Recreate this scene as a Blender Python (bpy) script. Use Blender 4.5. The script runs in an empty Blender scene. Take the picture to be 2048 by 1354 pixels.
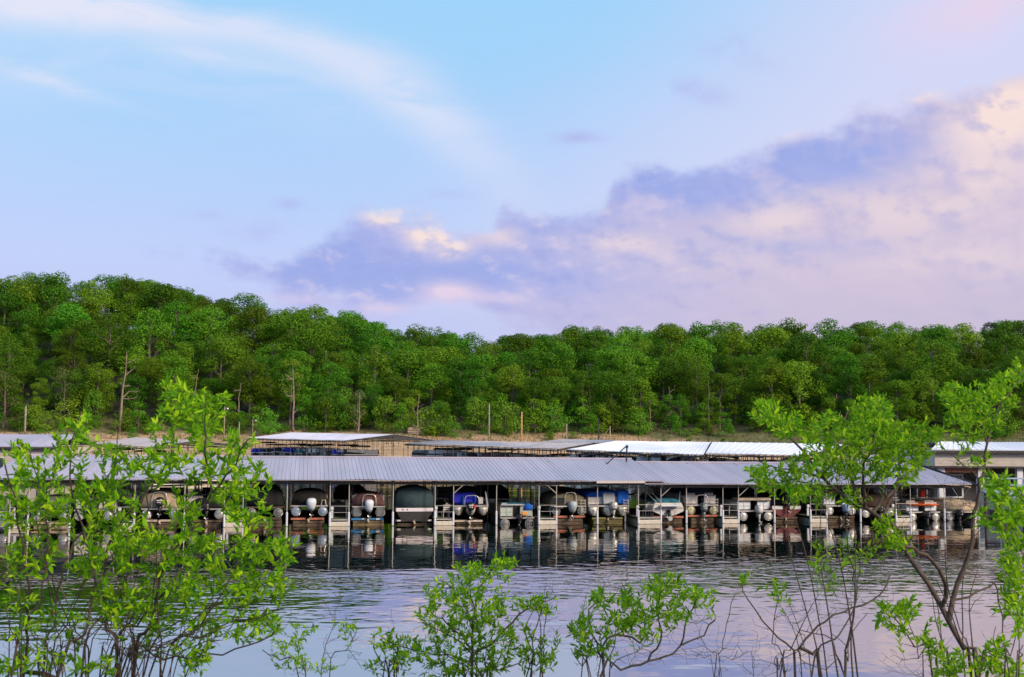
import bpy, math, random
import numpy as np
from mathutils import Vector, Matrix
random.seed(7); RNG = np.random.default_rng(7)
sc = bpy.context.scene
COL = sc.collection
R = math.radians
# ------------------------------------------------------------------ camera
FPX, CX, CY, HOR, CAMH, ROLL = 2400.0, 1024.0, 677.0, 852.0, 6.9, 0.0064
pitch = math.atan((HOR - CY) / FPX)
F_ = Vector((0, math.cos(pitch), math.sin(pitch)))
R0 = Vector((1, 0, 0)); U0 = Vector((0, -math.sin(pitch), math.cos(pitch)))
R_ = R0 * math.cos(ROLL) + U0 * math.sin(ROLL)
U_ = U0 * math.cos(ROLL) - R0 * math.sin(ROLL)
CAM = Vector((0, 0, CAMH))
cd = bpy.data.cameras.new('camera'); cam = bpy.data.objects.new('camera', cd); COL.objects.link(cam)
cd.sensor_width = 36; cd.lens = 36 * FPX / 2048; cd.clip_end = 6000; cd.clip_start = 0.1
cam.matrix_world = Matrix(((R_.x, U_.x, -F_.x, 0), (R_.y, U_.y, -F_.y, 0), (R_.z, U_.z, -F_.z, CAMH), (0, 0, 0, 1)))
cd.dof.use_dof = True; cd.dof.focus_distance = 70; cd.dof.aperture_fstop = 13
sc.camera = cam
def ray(px, py): return F_ + R_ * ((px - CX) / FPX) - U_ * ((py - CY) / FPX)
def at(px, py, Y):
    r = ray(px, py); return CAM + r * (Y / r.y)
def onz(px, py, z):
    r = ray(px, py); return CAM + r * ((z - CAMH) / r.z)

# ------------------------------------------------------------------ objects
def tag(o, label=None, cat=None, group=None, kind=None):
    if label: o['label'] = label
    if cat: o['category'] = cat
    if group: o['group'] = group
    if kind: o['kind'] = kind
    return o
def empty(name, loc, rz=0.0):
    o = bpy.data.objects.new(name, None); COL.objects.link(o)
    o.location = loc; o.rotation_euler = (0, 0, rz); o.empty_display_size = .3
    return o
def thing(name, label, cat, loc, rz=0.0, group=None):
    return tag(empty(name, loc, rz), label, cat, group)
class MB:
    def __init__(self): self.v = []; self.f = []
    def add(self, vs, fs):
        n = len(self.v); self.v += [tuple(p) for p in vs]; self.f += [tuple(i + n for i in q) for q in fs]; return self
    def box(self, c, s, rz=0.0, rx=0.0, ry=0.0, bev=0.0):
        m = Matrix.Rotation(rz, 3, 'Z') @ Matrix.Rotation(ry, 3, 'Y') @ Matrix.Rotation(rx, 3, 'X')
        c = Vector(c); hx, hy, hz = s[0] / 2, s[1] / 2, s[2] / 2
        if bev <= 0:
            vs = [c + m @ Vector((x * hx, y * hy, z * hz)) for z in (-1, 1) for x, y in ((-1, -1), (1, -1), (1, 1), (-1, 1))]
            return self.add(vs, [(3, 2, 1, 0), (4, 5, 6, 7), (0, 1, 5, 4), (1, 2, 6, 5), (2, 3, 7, 6), (3, 0, 4, 7)])
        b = min(bev, hx * .9, hy * .9, hz * .9)
        rings = []
        for z, k in ((-hz, b), (-hz + b, 0), (hz - b, 0), (hz, b)):
            x, y = hx - k, hy - k; q = b * .5 if k == 0 else b * .3
            rings.append([(-x + q, -y, z), (x - q, -y, z), (x, -y + q, z), (x, y - q, z), (x - q, y, z), (-x + q, y, z), (-x, y - q, z), (-x, -y + q, z)])
        return self.loft([[c + m @ Vector(p) for p in r] for r in rings], closed=True, caps=True)
    def loft(self, rings, closed=True, caps=False):
        n = len(rings[0]); vs = [p for r in rings for p in r]; fs = []
        for i in range(len(rings) - 1):
            for j in range(n if closed else n - 1):
                k = (j + 1) % n
                fs.append((i * n + j, i * n + k, (i + 1) * n + k, (i + 1) * n + j))
        if caps:
            fs.append(tuple(range(n - 1, -1, -1))); fs.append(tuple(range((len(rings) - 1) * n, len(rings) * n)))
        return self.add(vs, fs)
    def tube(self, pts, rad, n=6, caps=True):
        pts = [Vector(p) for p in pts]
        if not hasattr(rad, '__len__'): rad = [rad] * len(pts)
        rings = []; u = None
        for i, p in enumerate(pts):
            d = (pts[min(i + 1, len(pts) - 1)] - pts[max(i - 1, 0)])
            d = d.normalized() if d.length > 1e-9 else Vector((0, 0, 1))
            if u is None: u = d.orthogonal().normalized()
            u = (u - d * u.dot(d))
            u = u.normalized() if u.length > 1e-6 else d.orthogonal().normalized()
            w = d.cross(u)
            rings.append([p + (u * math.cos(a) + w * math.sin(a)) * rad[i] for a in [2 * math.pi * k / n for k in range(n)]])
        return self.loft(rings, True, caps)
    def cyl(self, a, b, r, n=8, r2=None): return self.tube([a, b], [r, r if r2 is None else r2], n)
    def build(self, name, mat, parent=None, smooth=False):
        me = bpy.data.meshes.new(name); me.from_pydata(self.v, [], self.f); me.materials.append(mat)
        if smooth: me.polygons.foreach_set('use_smooth', [True] * len(me.polygons))
        me.update()
        o = bpy.data.objects.new(name, me); COL.objects.link(o)
        if parent is not None: o.parent = parent
        return o
def np_mesh(name, V, Fq, mat, parent=None, smooth=False):
    me = bpy.data.meshes.new(name)
    me.from_pydata(V.tolist(), [], Fq if isinstance(Fq, list) else Fq.tolist()); me.materials.append(mat)
    if smooth: me.polygons.foreach_set('use_smooth', [True] * len(me.polygons))
    me.update()
    o = bpy.data.objects.new(name, me); COL.objects.link(o)
    if parent is not None: o.parent = parent
    return o

# ------------------------------------------------------------------ materials
class NB:
    """small helper for node trees"""
    def __init__(self, nt): self.nt = nt; self.N = nt.nodes; self.L = nt.links
    def n(self, t, **kw):
        x = self.N.new(t)
        for k, v in kw.items(): setattr(x, k, v)
        return x
    def set(self, s, v):
        if isinstance(v, bpy.types.NodeSocket): self.L.new(v, s)
        else: s.default_value = v
    def math(self, op, a, b=0.0, c=0.0, clamp=False):
        x = self.n('ShaderNodeMath', operation=op, use_clamp=clamp)
        self.set(x.inputs[0], a); self.set(x.inputs[1], b); self.set(x.inputs[2], c); return x.outputs[0]
    def mix(self, f, a, b, blend='MIX'):
        x = self.n('ShaderNodeMix', data_type='RGBA', blend_type=blend); x.clamp_factor = True
        self.set(x.inputs[0], f); self.set(x.inputs[6], a); self.set(x.inputs[7], b); return x.outputs[2]
    def noise(self, vec=None, scale=5, detail=4, rough=.55, dim='3D', dist=0.0):
        x = self.n('ShaderNodeTexNoise', noise_dimensions=dim)
        if vec is not None: self.L.new(vec, x.inputs['Vector'])
        x.inputs['Scale'].default_value = scale; x.inputs['Detail'].default_value = detail; x.inputs['Roughness'].default_value = rough
        x.inputs['Distortion'].default_value = dist
        return x.outputs['Fac']
    def sstep(self, v, a, b, lo=0.0, hi=1.0):
        x = self.n('ShaderNodeMapRange', interpolation_type='SMOOTHSTEP')
        self.set(x.inputs['Value'], v)
        for s, q in zip(x.inputs[1:5], (a, b, lo, hi)): self.set(s, q)
        return x.outputs[0]
    def mapping(self, vec, scale):
        x = self.n('ShaderNodeMapping'); self.L.new(vec, x.inputs['Vector']); x.inputs['Scale'].default_value = scale; return x.outputs[0]
def c4(c): return (c[0], c[1], c[2], 1.0)
_mc = {}
def M(name, col, rough=.6, metal=0.0, var=.18, vs=3.0, dirt=None, bump=0.0, spec=.5, wrinkle=0.0):
    if name in _mc: return _mc[name]
    m = bpy.data.materials.new(name); m.use_nodes = True; b = NB(m.node_tree)
    p = b.N['Principled BSDF']; p.inputs['Roughness'].default_value = rough; p.inputs['Metallic'].default_value = metal
    p.inputs['Specular IOR Level'].default_value = spec
    tc = b.n('ShaderNodeTexCoord').outputs['Object']
    nf = b.noise(tc, vs, 5, .6)
    k = b.sstep(nf, .3, .7)
    c = b.mix(k, c4([x * (1 - var) for x in col]), c4([min(1, x * (1 + var)) for x in col]))
    if dirt:
        d = b.sstep(b.noise(tc, vs * 2.3, 6, .7), .5, .72)
        c = b.mix(b.math('MULTIPLY', d, dirt[1]), c, c4(dirt[0]))
    b.L.new(c, p.inputs['Base Color'])
    if bump or wrinkle:
        bp = b.n('ShaderNodeBump'); bp.inputs['Strength'].default_value = max(bump, wrinkle); bp.inputs['Distance'].default_value = .05 if wrinkle else .02
        b.L.new(b.noise(tc, 2.2 if wrinkle else 18, 4, .6, dist=1.2 if wrinkle else 0), bp.inputs['Height']); b.L.new(bp.outputs[0], p.inputs['Normal'])
    _mc[name] = m; return m
def leaf_mat(name, cols, trans=.35, rough=.5, objvar=.0, spec=.35):
    m = bpy.data.materials.new(name); m.use_nodes = True; b = NB(m.node_tree)
    p = b.N['Principled BSDF']; out = b.N['Material Output']
    p.inputs['Roughness'].default_value = rough; p.inputs['Specular IOR Level'].default_value = spec
    geo = b.n('ShaderNodeNewGeometry'); oi = b.n('ShaderNodeObjectInfo')
    r = geo.outputs['Random Per Island']
    c = b.mix(b.sstep(r, 0, .55), c4(cols[0]), c4(cols[1])); c = b.mix(b.sstep(r, .5, 1), c, c4(cols[2]))
    if objvar:
        h = b.n('ShaderNodeHueSaturation')
        b.set(h.inputs['Hue'], b.math('MULTIPLY_ADD', oi.outputs['Random'], .055, .462))
        r2 = b.math('FRACT', b.math('MULTIPLY', oi.outputs['Random'], 17.31))
        b.set(h.inputs['Value'], b.math('MULTIPLY_ADD', r2, objvar * 2, 1 - objvar))
        b.set(h.inputs['Saturation'], 1.0); b.L.new(c, h.inputs['Color']); c = h.outputs[0]
    b.L.new(c, p.inputs['Base Color'])
    t = b.n('ShaderNodeBsdfTranslucent'); b.L.new(b.mix(.5, c, c4((.25, .45, .03))) if not objvar else c, t.inputs['Color'])
    ms = b.n('ShaderNodeMixShader'); ms.inputs[0].default_value = trans
    b.L.new(p.outputs[0], ms.inputs[1]); b.L.new(t.outputs[0], ms.inputs[2]); b.L.new(ms.outputs[0], out.inputs['Surface'])
    return m
# ------------------------------------------------------------------ world: dusk sky with procedural clouds, laid out by azimuth and elevation
SUN_AZ, SUN_EL = R(126), R(27)          # clockwise from +Y; behind the viewer to the right
w = bpy.data.worlds.new('World'); sc.world = w; w.use_nodes = True
b = NB(w.node_tree)
for x in list(b.N): b.N.remove(x)
out = b.n('ShaderNodeOutputWorld'); bg = b.n('ShaderNodeBackground'); bg2 = b.n('ShaderNodeBackground'); msh = b.n('ShaderNodeMixShader')
sky = b.n('ShaderNodeTexSky', sky_type='NISHITA'); sky.sun_disc = False; sky.sun_elevation = SUN_EL; sky.sun_rotation = SUN_AZ
b.L.new(sky.outputs[0], bg.inputs['Color']); bg.inputs['Strength'].default_value = .09
gen = b.n('ShaderNodeTexCoord').outputs['Generated']
sep = b.n('ShaderNodeSeparateXYZ'); b.L.new(gen, sep.inputs[0])
dx, dy, dz = sep.outputs
m_ = b.math
az = m_('ARCTAN2', dx, dy); el = m_('ARCSINE', dz)
az3 = m_('MULTIPLY_ADD', m_('POWER', m_('ABSOLUTE', az), 3.0), .333, m_('ABSOLUTE', az))
azs = m_('MULTIPLY', m_('SIGN', az), az3)
X = m_('MULTIPLY_ADD', azs, 24.0, 10.24)           # hundreds of photo pixels across
Y = m_('MULTIPLY_ADD', el, -24.0, 8.52)            # and down
cmb = b.n('ShaderNodeCombineXYZ'); b.L.new(X, cmb.inputs[0]); b.L.new(Y, cmb.inputs[1]); P0 = cmb.outputs[0]
def nz(scale, detail=7, rough=.55, sx=1, sy=1, off=(0, 0, 0), dist=0.0):
    mp = b.n('ShaderNodeMapping'); b.L.new(P0, mp.inputs['Vector']); mp.inputs['Scale'].default_value = (sx, sy, 1); mp.inputs['Location'].default_value = off
    return b.noise(mp.outputs[0], scale, detail, rough, dist=dist)
def fcurve(v, pts, lo, hi):
    """piecewise curve value(x) with x in 0..20.48 (clamped)"""
    fc = b.n('ShaderNodeFloatCurve'); cv = fc.mapping.curves[0]
    pts = [(p[0] / 20.48, (p[1] - lo) / (hi - lo)) for p in pts]
    while len(cv.points) < len(pts): cv.points.new(.5, .5)
    for q, p in zip(cv.points, pts): q.location = p; q.handle_type = 'AUTO_CLAMPED'
    fc.mapping.update()
    b.set(fc.inputs['Value'], m_('MULTIPLY', v, 1 / 20.48, clamp=True))
    return m_('MULTIPLY_ADD', fc.outputs[0], hi - lo, lo)
def blob(x0, y0, rx, ry, tilt=0.0, sharp=1.0):
    u = m_('SUBTRACT', X, x0); v = m_('SUBTRACT', Y, y0)
    if tilt: v = m_('SUBTRACT', v, m_('MULTIPLY', u, tilt))
    d = m_('MULTIPLY_ADD', m_('MULTIPLY', v, v), -sharp / ry ** 2, m_('MULTIPLY', m_('MULTIPLY', u, u), -sharp / rx ** 2))
    return m_('EXPONENT', d)
def summ(bl):
    s = None
    for q, a in bl:
        t = m_('MULTIPLY', q, a); s = t if s is None else m_('ADD', s, t)
    return s
def srgb(r, g, bl): return c4([((x / 255 + .055) / 1.055) ** 2.4 if x > 10 else x / 3294 for x in (r, g, bl)])
nL = nz(.28, 4, .52, 1, 1.5); nM = nz(.75, 5, .52, 1, 1.5, (3, 7, 0)); nS = nz(2.2, 3, .6, 1, 1.6, (9, 2, 0))
nLs = nz(.28, 3, .52, 1, 1.5, (-.16, .26, 0)); nMs = nz(.75, 4, .52, 1, 1.5, (3 - .1, 7 + .16, 0))
# clear sky
hz = b.sstep(Y, -1.0, 6.0)
rt = b.sstep(m_('MULTIPLY_ADD', Y, 1.0, X), 10.5, 21.0)
base = b.mix(hz, srgb(158, 214, 255), srgb(192, 212, 254))
base = b.mix(m_('MULTIPLY', b.sstep(Y, 3.8, 6.2), .5), base, srgb(206, 211, 251))
base = b.mix(rt, base, srgb(216, 220, 252))
lf = m_('MULTIPLY', b.sstep(X, 6.0, -1.0), b.sstep(Y, 6.0, 1.0))
base = b.mix(m_('MULTIPLY', lf, .35), base, srgb(200, 226, 254))
base = b.mix(m_('MULTIPLY', blob(9.5, .6, 3.6, 1.1), .55), base, srgb(166, 217, 255))
base = b.mix(m_('MULTIPLY', blob(2.2, 2.6, 3.2, .8), .5), base, srgb(172, 216, 255))
# cirrus arc and streaks
arc_y = m_('MULTIPLY_ADD', m_('POWER', m_('MAXIMUM', m_('SUBTRACT', X, 4.2), 0.0), 2.0), .074, .90)
nC = nz(.8, 4, .6, .35, 1.4, (1, 4, 0), .6)
dv = m_('ADD', m_('SUBTRACT', Y, arc_y), m_('MULTIPLY_ADD', nC, .8, -.4))
aw = m_('MULTIPLY_ADD', b.sstep(X, 4, 10), .34, .38)
cir = m_('EXPONENT', m_('MULTIPLY', m_('POWER', m_('ABSOLUTE', m_('DIVIDE', dv, aw)), 2.0), -1.0))
cir = m_('MULTIPLY', cir, m_('MULTIPLY', b.sstep(X, 11.5, 8.0), b.sstep(nC, .12, .55)))
below = m_('MULTIPLY', m_('MULTIPLY', b.sstep(dv, .0, .7), b.sstep(dv, 2.4, .6)), m_('MULTIPLY', b.sstep(X, 10, 4), b.sstep(nC, .35, .7)))
st = summ([(blob(.8, 2.2, 1.4, .16, .22), .5), (blob(1.8, .45, 1.6, .14, -.36), .45), (blob(4.5, 1.55, 1.8, .12, .12), .3), (blob(1.0, .85, 2.5, .4), .45)])
wc = m_('MULTIPLY', m_('ADD', m_('ADD', m_('MULTIPLY', cir, .8), m_('MULTIPLY', below, .38)), m_('MULTIPLY', st, b.sstep(nC, .2, .7))), .95, clamp=True)
colr = b.mix(wc, base, srgb(231, 234, 253))
# faint violet wisps
wis = summ([(blob(11.6, 2.8, .5, .13), .6), (blob(13.9, 1.95, .7, .22, .2), .5), (blob(5.7, 4.2, .3, .12), .5), (blob(4.1, 4.45, .5, .12), .4), (blob(9.0, 3.92, .4, .1), .35), (blob(14.9, 1.2, .9, .3, .2), .35), (blob(5.3, 4.75, .7, .2), .5)])
colr = b.mix(m_('MULTIPLY', wis, b.sstep(nM, .35, .62), clamp=True), colr, srgb(176, 178, 236))
pk = m_('MULTIPLY', blob(20.4, .75, 2.2, .55, -.1), b.sstep(nL, .3, .6))
colr = b.mix(m_('MULTIPLY', pk, .85), colr, srgb(238, 216, 238))
# cumulus bank
top = fcurve(X, [(0, 6.4), (1.6, 5.7), (2.6, 5.25), (3.6, 5.12), (4.8, 5.2), (5.5, 5.12), (6.3, 4.75), (7.0, 4.32), (7.8, 4.16), (8.6, 4.2), (9.2, 4.45), (9.7, 4.5), (10.1, 4.12), (11.2, 4.1), (11.9, 4.22), (12.3, 3.55), (13.0, 3.24), (14.3, 3.3), (14.9, 3.15), (15.4, 2.85), (16.4, 2.72), (17.2, 2.45), (18.2, 2.28), (19.4, 2.08), (20.48, 2.05)], 0, 8)
bot = fcurve(X, [(0, 5.9), (2.6, 5.55), (5.0, 5.8), (6.0, 6.2), (7.6, 6.4), (8.5, 6.2), (9.0, 6.1), (9.8, 6.3), (11.0, 6.9), (13.0, 8.2), (20.48, 9.0)], 0, 10)
jag = m_('ADD', m_('MULTIPLY_ADD', nM, 1.35, -.675), m_('MULTIPLY_ADD', nS, .5, -.25))
ins = m_('ADD', m_('SUBTRACT', Y, top), jag)
cov = b.sstep(ins, -.12, .48)
jb = m_('ADD', m_('MULTIPLY_ADD', nM, 1.2, -.6), m_('MULTIPLY_ADD', nS, .4, -.2))
cov2 = b.sstep(m_('ADD', m_('SUBTRACT', bot, Y), jb), -.12, .4)
cov = m_('MULTIPLY', m_('MULTIPLY', cov, cov2), b.sstep(X, 1.2, 4.4))
rel = m_('ADD', m_('ADD', m_('MULTIPLY', m_('SUBTRACT', nLs, nL), 3.0), m_('MULTIPLY', m_('SUBTRACT', nMs, nM), 2.2)), m_('MULTIPLY_ADD', nS, .7, -.35))
vio = summ([(blob(5.9, 5.1, 1.2, .35, .1), 1.4), (blob(7.2, 5.72, 1.6, .34), 1.7), (blob(6.6, 5.0, 1.0, .4, -.25), 1.0), (blob(13.5, 3.72, 1.7, .5, .03), 1.3), (blob(16.7, 3.3, 2.3, .72, -.12), 1.25), (blob(11.0, 4.5, 1.3, .4), .75), (blob(9.4, 5.5, 1.8, .4, .1), .55), (blob(16.0, 5.0, 2.0, .25, .05), .35), (blob(9.6, 5.2, 1.6, .5, .1), .42), (blob(3.7, 5.35, 1.2, .25), .6), (blob(11.8, 5.5, 2.2, .6), .3)])
warm = summ([(blob(7.65, 4.32, .42, .2), 1.5), (blob(8.45, 4.58, .6, .3, .3), 1.5), (blob(8.8, 4.95, .45, .2), 1.2), (blob(15.7, 2.68, .42, .22), 1.5), (blob(20.2, 2.7, 1.1, .6, -.1), 1.2), (blob(18.6, 2.25, .9, .14, -.15), .9), (blob(17.6, 4.4, 2.4, .5, .12), .42), (blob(12.4, 4.85, .9, .2, .1), .5), (blob(10.0, 4.75, .5, .2), .5), (blob(19.7, 3.8, 1.2, .6), .5), (blob(19.2, 5.4, 1.8, .35), .35), (blob(15.4, 4.5, .8, .3), .4), (blob(14.3, 5.2, 1.6, .3), .2)])
mid = b.mix(b.sstep(X, 6, 17), srgb(184, 186, 238), srgb(212, 197, 221))
cc = b.mix(m_('MULTIPLY', m_('MULTIPLY_ADD', b.sstep(nM, .3, .62), .5, .6), vio, clamp=True), mid, srgb(156, 171, 234))
wk = m_('MULTIPLY', warm, m_('MULTIPLY_ADD', b.sstep(m_('ADD', nM, m_('MULTIPLY', rel, .5)), .36, .6), .9, .25), clamp=True)
cc = b.mix(wk, cc, srgb(255, 230, 222))
cc = b.mix(m_('MULTIPLY', b.sstep(rel, .02, .45), b.sstep(X, 17, 9, .12, .55)), cc, srgb(240, 220, 236))
cc = b.mix(m_('MULTIPLY', b.sstep(rel, -.02, -.45), b.sstep(X, 19, 10, .2, .5)), cc, srgb(146, 158, 224))
colr = b.mix(m_('MULTIPLY', cov, .93), colr, cc)
# pale gap and low haze near the hills
lowp = summ([(blob(8.95, 5.9, .6, .22), 1.3), (blob(7.7, 6.2, .5, .09), .9), (blob(10.2, 6.0, .9, .1, .1), .5), (blob(6.0, 6.05, .9, .12), .4)])
colr = b.mix(m_('MULTIPLY', lowp, b.sstep(nM, .3, .6), clamp=True), colr, srgb(238, 216, 236))
hzl = b.sstep(Y, 5.2, 6.8)
colr = b.mix(m_('MULTIPLY', hzl, .42), colr, b.mix(b.sstep(X, 6, 19), srgb(180, 186, 240), srgb(194, 184, 212)))
b.L.new(colr, bg2.inputs['Color']); bg2.inputs['Strength'].default_value = 1.0
msh.inputs[0].default_value = .94
b.L.new(bg.outputs[0], msh.inputs[1]); b.L.new(bg2.outputs[0], msh.inputs[2]); b.L.new(msh.outputs[0], out.inputs['Surface'])
w.cycles.sampling_method = 'NONE'
sd = bpy.data.lights.new('sun', 'SUN'); so = bpy.data.objects.new('sun', sd); COL.objects.link(so)
sd.energy = 4.2; sd.angle = R(12); sd.color = (1, .84, .66)
sdir = Vector((math.sin(SUN_AZ) * math.cos(SUN_EL), math.cos(SUN_AZ) * math.cos(SUN_EL), math.sin(SUN_EL)))
so.rotation_euler = sdir.to_track_quat('Z', 'Y').to_euler(); so.location = (0, 0, 60)
sc.view_settings.view_transform = 'Standard'; sc.view_settings.look = 'None'; sc.view_settings.exposure = 0; sc.view_settings.gamma = 1
sc.render.engine = 'CYCLES'
cy = sc.cycles; cy.use_denoising = True; cy.max_bounces = 6; cy.diffuse_bounces = 2; cy.glossy_bounces = 3; cy.transmission_bounces = 4; cy.transparent_max_bounces = 6; cy.caustics_reflective = False; cy.caustics_refractive = False
# ------------------------------------------------------------------ lake
def water_mat():
    m = bpy.data.materials.new('lake water'); m.use_nodes = True; b = NB(m.node_tree)
    p = b.N['Principled BSDF']; p.inputs['Base Color'].default_value = (.005, .015, .011, 1)
    p.inputs['Roughness'].default_value = .006; p.inputs['IOR'].default_value = 1.9
    pos = b.n('ShaderNodeNewGeometry').outputs['Position']
    n1 = b.noise(b.mapping(pos, (.75, 1, 1)), 1.35, 1, .5); n2 = b.noise(b.mapping(pos, (.8, 1, 1)), 3.2, 1, .5); n3 = b.noise(b.mapping(pos, (.4, 1, 1)), .16, 2, .5)
    patch = b.sstep(b.noise(b.mapping(pos, (.4, 1, 1)), .045, 3, .5), .38, .62, .4, 1.0)
    sy = b.n('ShaderNodeSeparateXYZ'); b.L.new(pos, sy.inputs[0]); patch = b.math('MULTIPLY', patch, b.math('MULTIPLY', b.sstep(b.math('MULTIPLY_ADD', n3, 12.0, sy.outputs[1]), 37, 53, .10, 1.0), b.sstep(sy.outputs[1], 50, 80, 1.0, .55)))
    h = b.math('ADD', b.math('MULTIPLY', n1, .024), b.math('MULTIPLY', n2, .004)); h = b.math('ADD', b.math('MULTIPLY', h, patch), b.math('MULTIPLY', n3, .05))
    bp = b.n('ShaderNodeBump'); bp.inputs['Strength'].default_value = 1.0; bp.inputs['Distance'].default_value = 1.0
    b.L.new(h, bp.inputs['Height']); b.L.new(bp.outputs[0], p.inputs['Normal'])
    g = b.n('ShaderNodeBsdfGlossy'); g.inputs['Color'].default_value = (.90, .84, .785, 1); g.inputs['Roughness'].default_value = .006; b.L.new(bp.outputs[0], g.inputs['Normal'])
    ms = b.n('ShaderNodeMixShader'); ms.inputs[0].default_value = .58; b.L.new(p.outputs[0], ms.inputs[1]); b.L.new(g.outputs[0], ms.inputs[2]); b.L.new(ms.outputs[0], b.N['Material Output'].inputs['Surface'])
    return m
mb = MB(); mb.add([(-900, -60, 0), (900, -60, 0), (900, 1500, 0), (-900, 1500, 0)], [(0, 1, 2, 3)])
tag(mb.build('water', water_mat()), 'calm lake water reflecting the dusk sky and the docks', kind='structure')
# ------------------------------------------------------------------ far shore and hill
SKY = [(-400, 520), (0, 545), (100, 541), (240, 551), (320, 562), (480, 592), (560, 612), (620, 606), (740, 634), (900, 664), (985, 684), (1010, 670), (1100, 656), (1215, 648), (1300, 652), (1450, 642), (1600, 644), (1680, 630), (1760, 634), (1850, 642), (2000, 636), (2500, 630)]
def lerp(T, x):
    if x <= T[0][0]: return T[0][1]
    for (a, p), (c, q) in zip(T, T[1:]):
        if x <= c: return p + (q - p) * (x - a) / (c - a)
    return T[-1][1]
def shore(x): return 214 + 5 * math.sin(x * .021 + .6) + 2.2 * math.sin(x * .083) + (.06 * x if x > 0 else .03 * x)
TREE_H = 15.0; RIDGE_T = 118.0
def sm(t): t = max(0, min(1, t)); return t * t * (3 - 2 * t)
def ridge_h(x, y):
    px = CX + FPX * x / y
    return CAMH + (HOR + (px - CX) * ROLL - lerp(SKY, px)) / FPX * (214 + RIDGE_T) - TREE_H
def ground(x, y):
    t = y - shore(x)
    if t <= 0: return max(-3, t * .25)
    z = 5.2 * (t / 24 if t < 24 else 1) if t < 24 else 5.2 + 1.9 * min(1, (t - 24) / 10)
    if t > 30:
        hr = ridge_h(x, y); k = (t - 30) / (RIDGE_T - 30)
        z += (hr - 7.0) * max(0, k) ** .9 if k < 1 else (hr - 7.0) - .05 * (t - RIDGE_T)
    z += .25 * math.sin(x * .31 + y * .17) * min(1, t / 10)
    return z
def land_mat():
    m = bpy.data.materials.new('shore ground'); m.use_nodes = True; b = NB(m.node_tree)
    p = b.N['Principled BSDF']; p.inputs['Roughness'].default_value = .95
    pos = b.n('ShaderNodeNewGeometry').outputs['Position']; s = b.n('ShaderNodeSeparateXYZ'); b.L.new(pos, s.inputs[0])
    nb = b.noise(b.mapping(pos, (.5, 1, 1)), .12, 5, .6); nf = b.noise(pos, .9, 5, .65); nst = b.noise(b.mapping(pos, (.08, .6, 2.5)), 1.0, 4, .6)
    sand = b.mix(b.sstep(nst, .35, .65), c4((.34, .20, .10)), c4((.52, .34, .19))); sand = b.mix(b.math('MULTIPLY', b.sstep(nf, .5, .7), .6), sand, c4((.19, .125, .075)))
    grass = b.mix(b.sstep(nf, .35, .65), c4((.075, .085, .022)), c4((.17, .145, .055)))
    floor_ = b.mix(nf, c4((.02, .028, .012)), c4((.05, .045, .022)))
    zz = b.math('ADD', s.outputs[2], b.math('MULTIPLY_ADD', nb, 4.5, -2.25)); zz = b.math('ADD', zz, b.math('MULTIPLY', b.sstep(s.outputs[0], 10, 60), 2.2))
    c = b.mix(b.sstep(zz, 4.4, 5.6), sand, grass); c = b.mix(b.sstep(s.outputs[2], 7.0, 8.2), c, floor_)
    b.L.new(c, p.inputs['Base Color'])
    bp = b.n('ShaderNodeBump'); bp.inputs['Strength'].default_value = .6; bp.inputs['Distance'].default_value = .25; b.L.new(nf, bp.inputs['Height']); b.L.new(bp.outputs[0], p.inputs['Normal'])
    return m
xs = np.arange(-330, 331, 5.0); ys = list(np.arange(196, 262, 3.0)) + list(np.arange(262, 470, 7.0))
V = [(x, y, ground(x, y)) for y in ys for x in xs]; nx = len(xs)
Fq = [(j * nx + i, j * nx + i + 1, (j + 1) * nx + i + 1, (j + 1) * nx + i) for j in range(len(ys) - 1) for i in range(nx - 1)]
LAND = land_mat()
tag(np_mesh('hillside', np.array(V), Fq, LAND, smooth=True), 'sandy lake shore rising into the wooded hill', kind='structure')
# near bank under the shrubs
def bank(x, y): return 5.3 - .16 * max(0, y - 1) - .012 * max(0, y - 6) ** 2 + .08 * math.sin(x * 1.7) * math.cos(y * 1.3)
xs = np.arange(-40, 41, 1.0); ys = np.arange(-12, 27, 1.0); nx = len(xs)
V = [(x, y, bank(x, y)) for y in ys for x in xs]
Fq = [(j * nx + i, j * nx + i + 1, (j + 1) * nx + i + 1, (j + 1) * nx + i) for j in range(len(ys) - 1) for i in range(nx - 1)]
tag(np_mesh('bank', np.array(V), Fq, M('bank soil', (.12, .1, .05), .95, var=.4, vs=1.5, bump=.5), smooth=True), 'grassy near bank the shrubs grow from', kind='structure')
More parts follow.
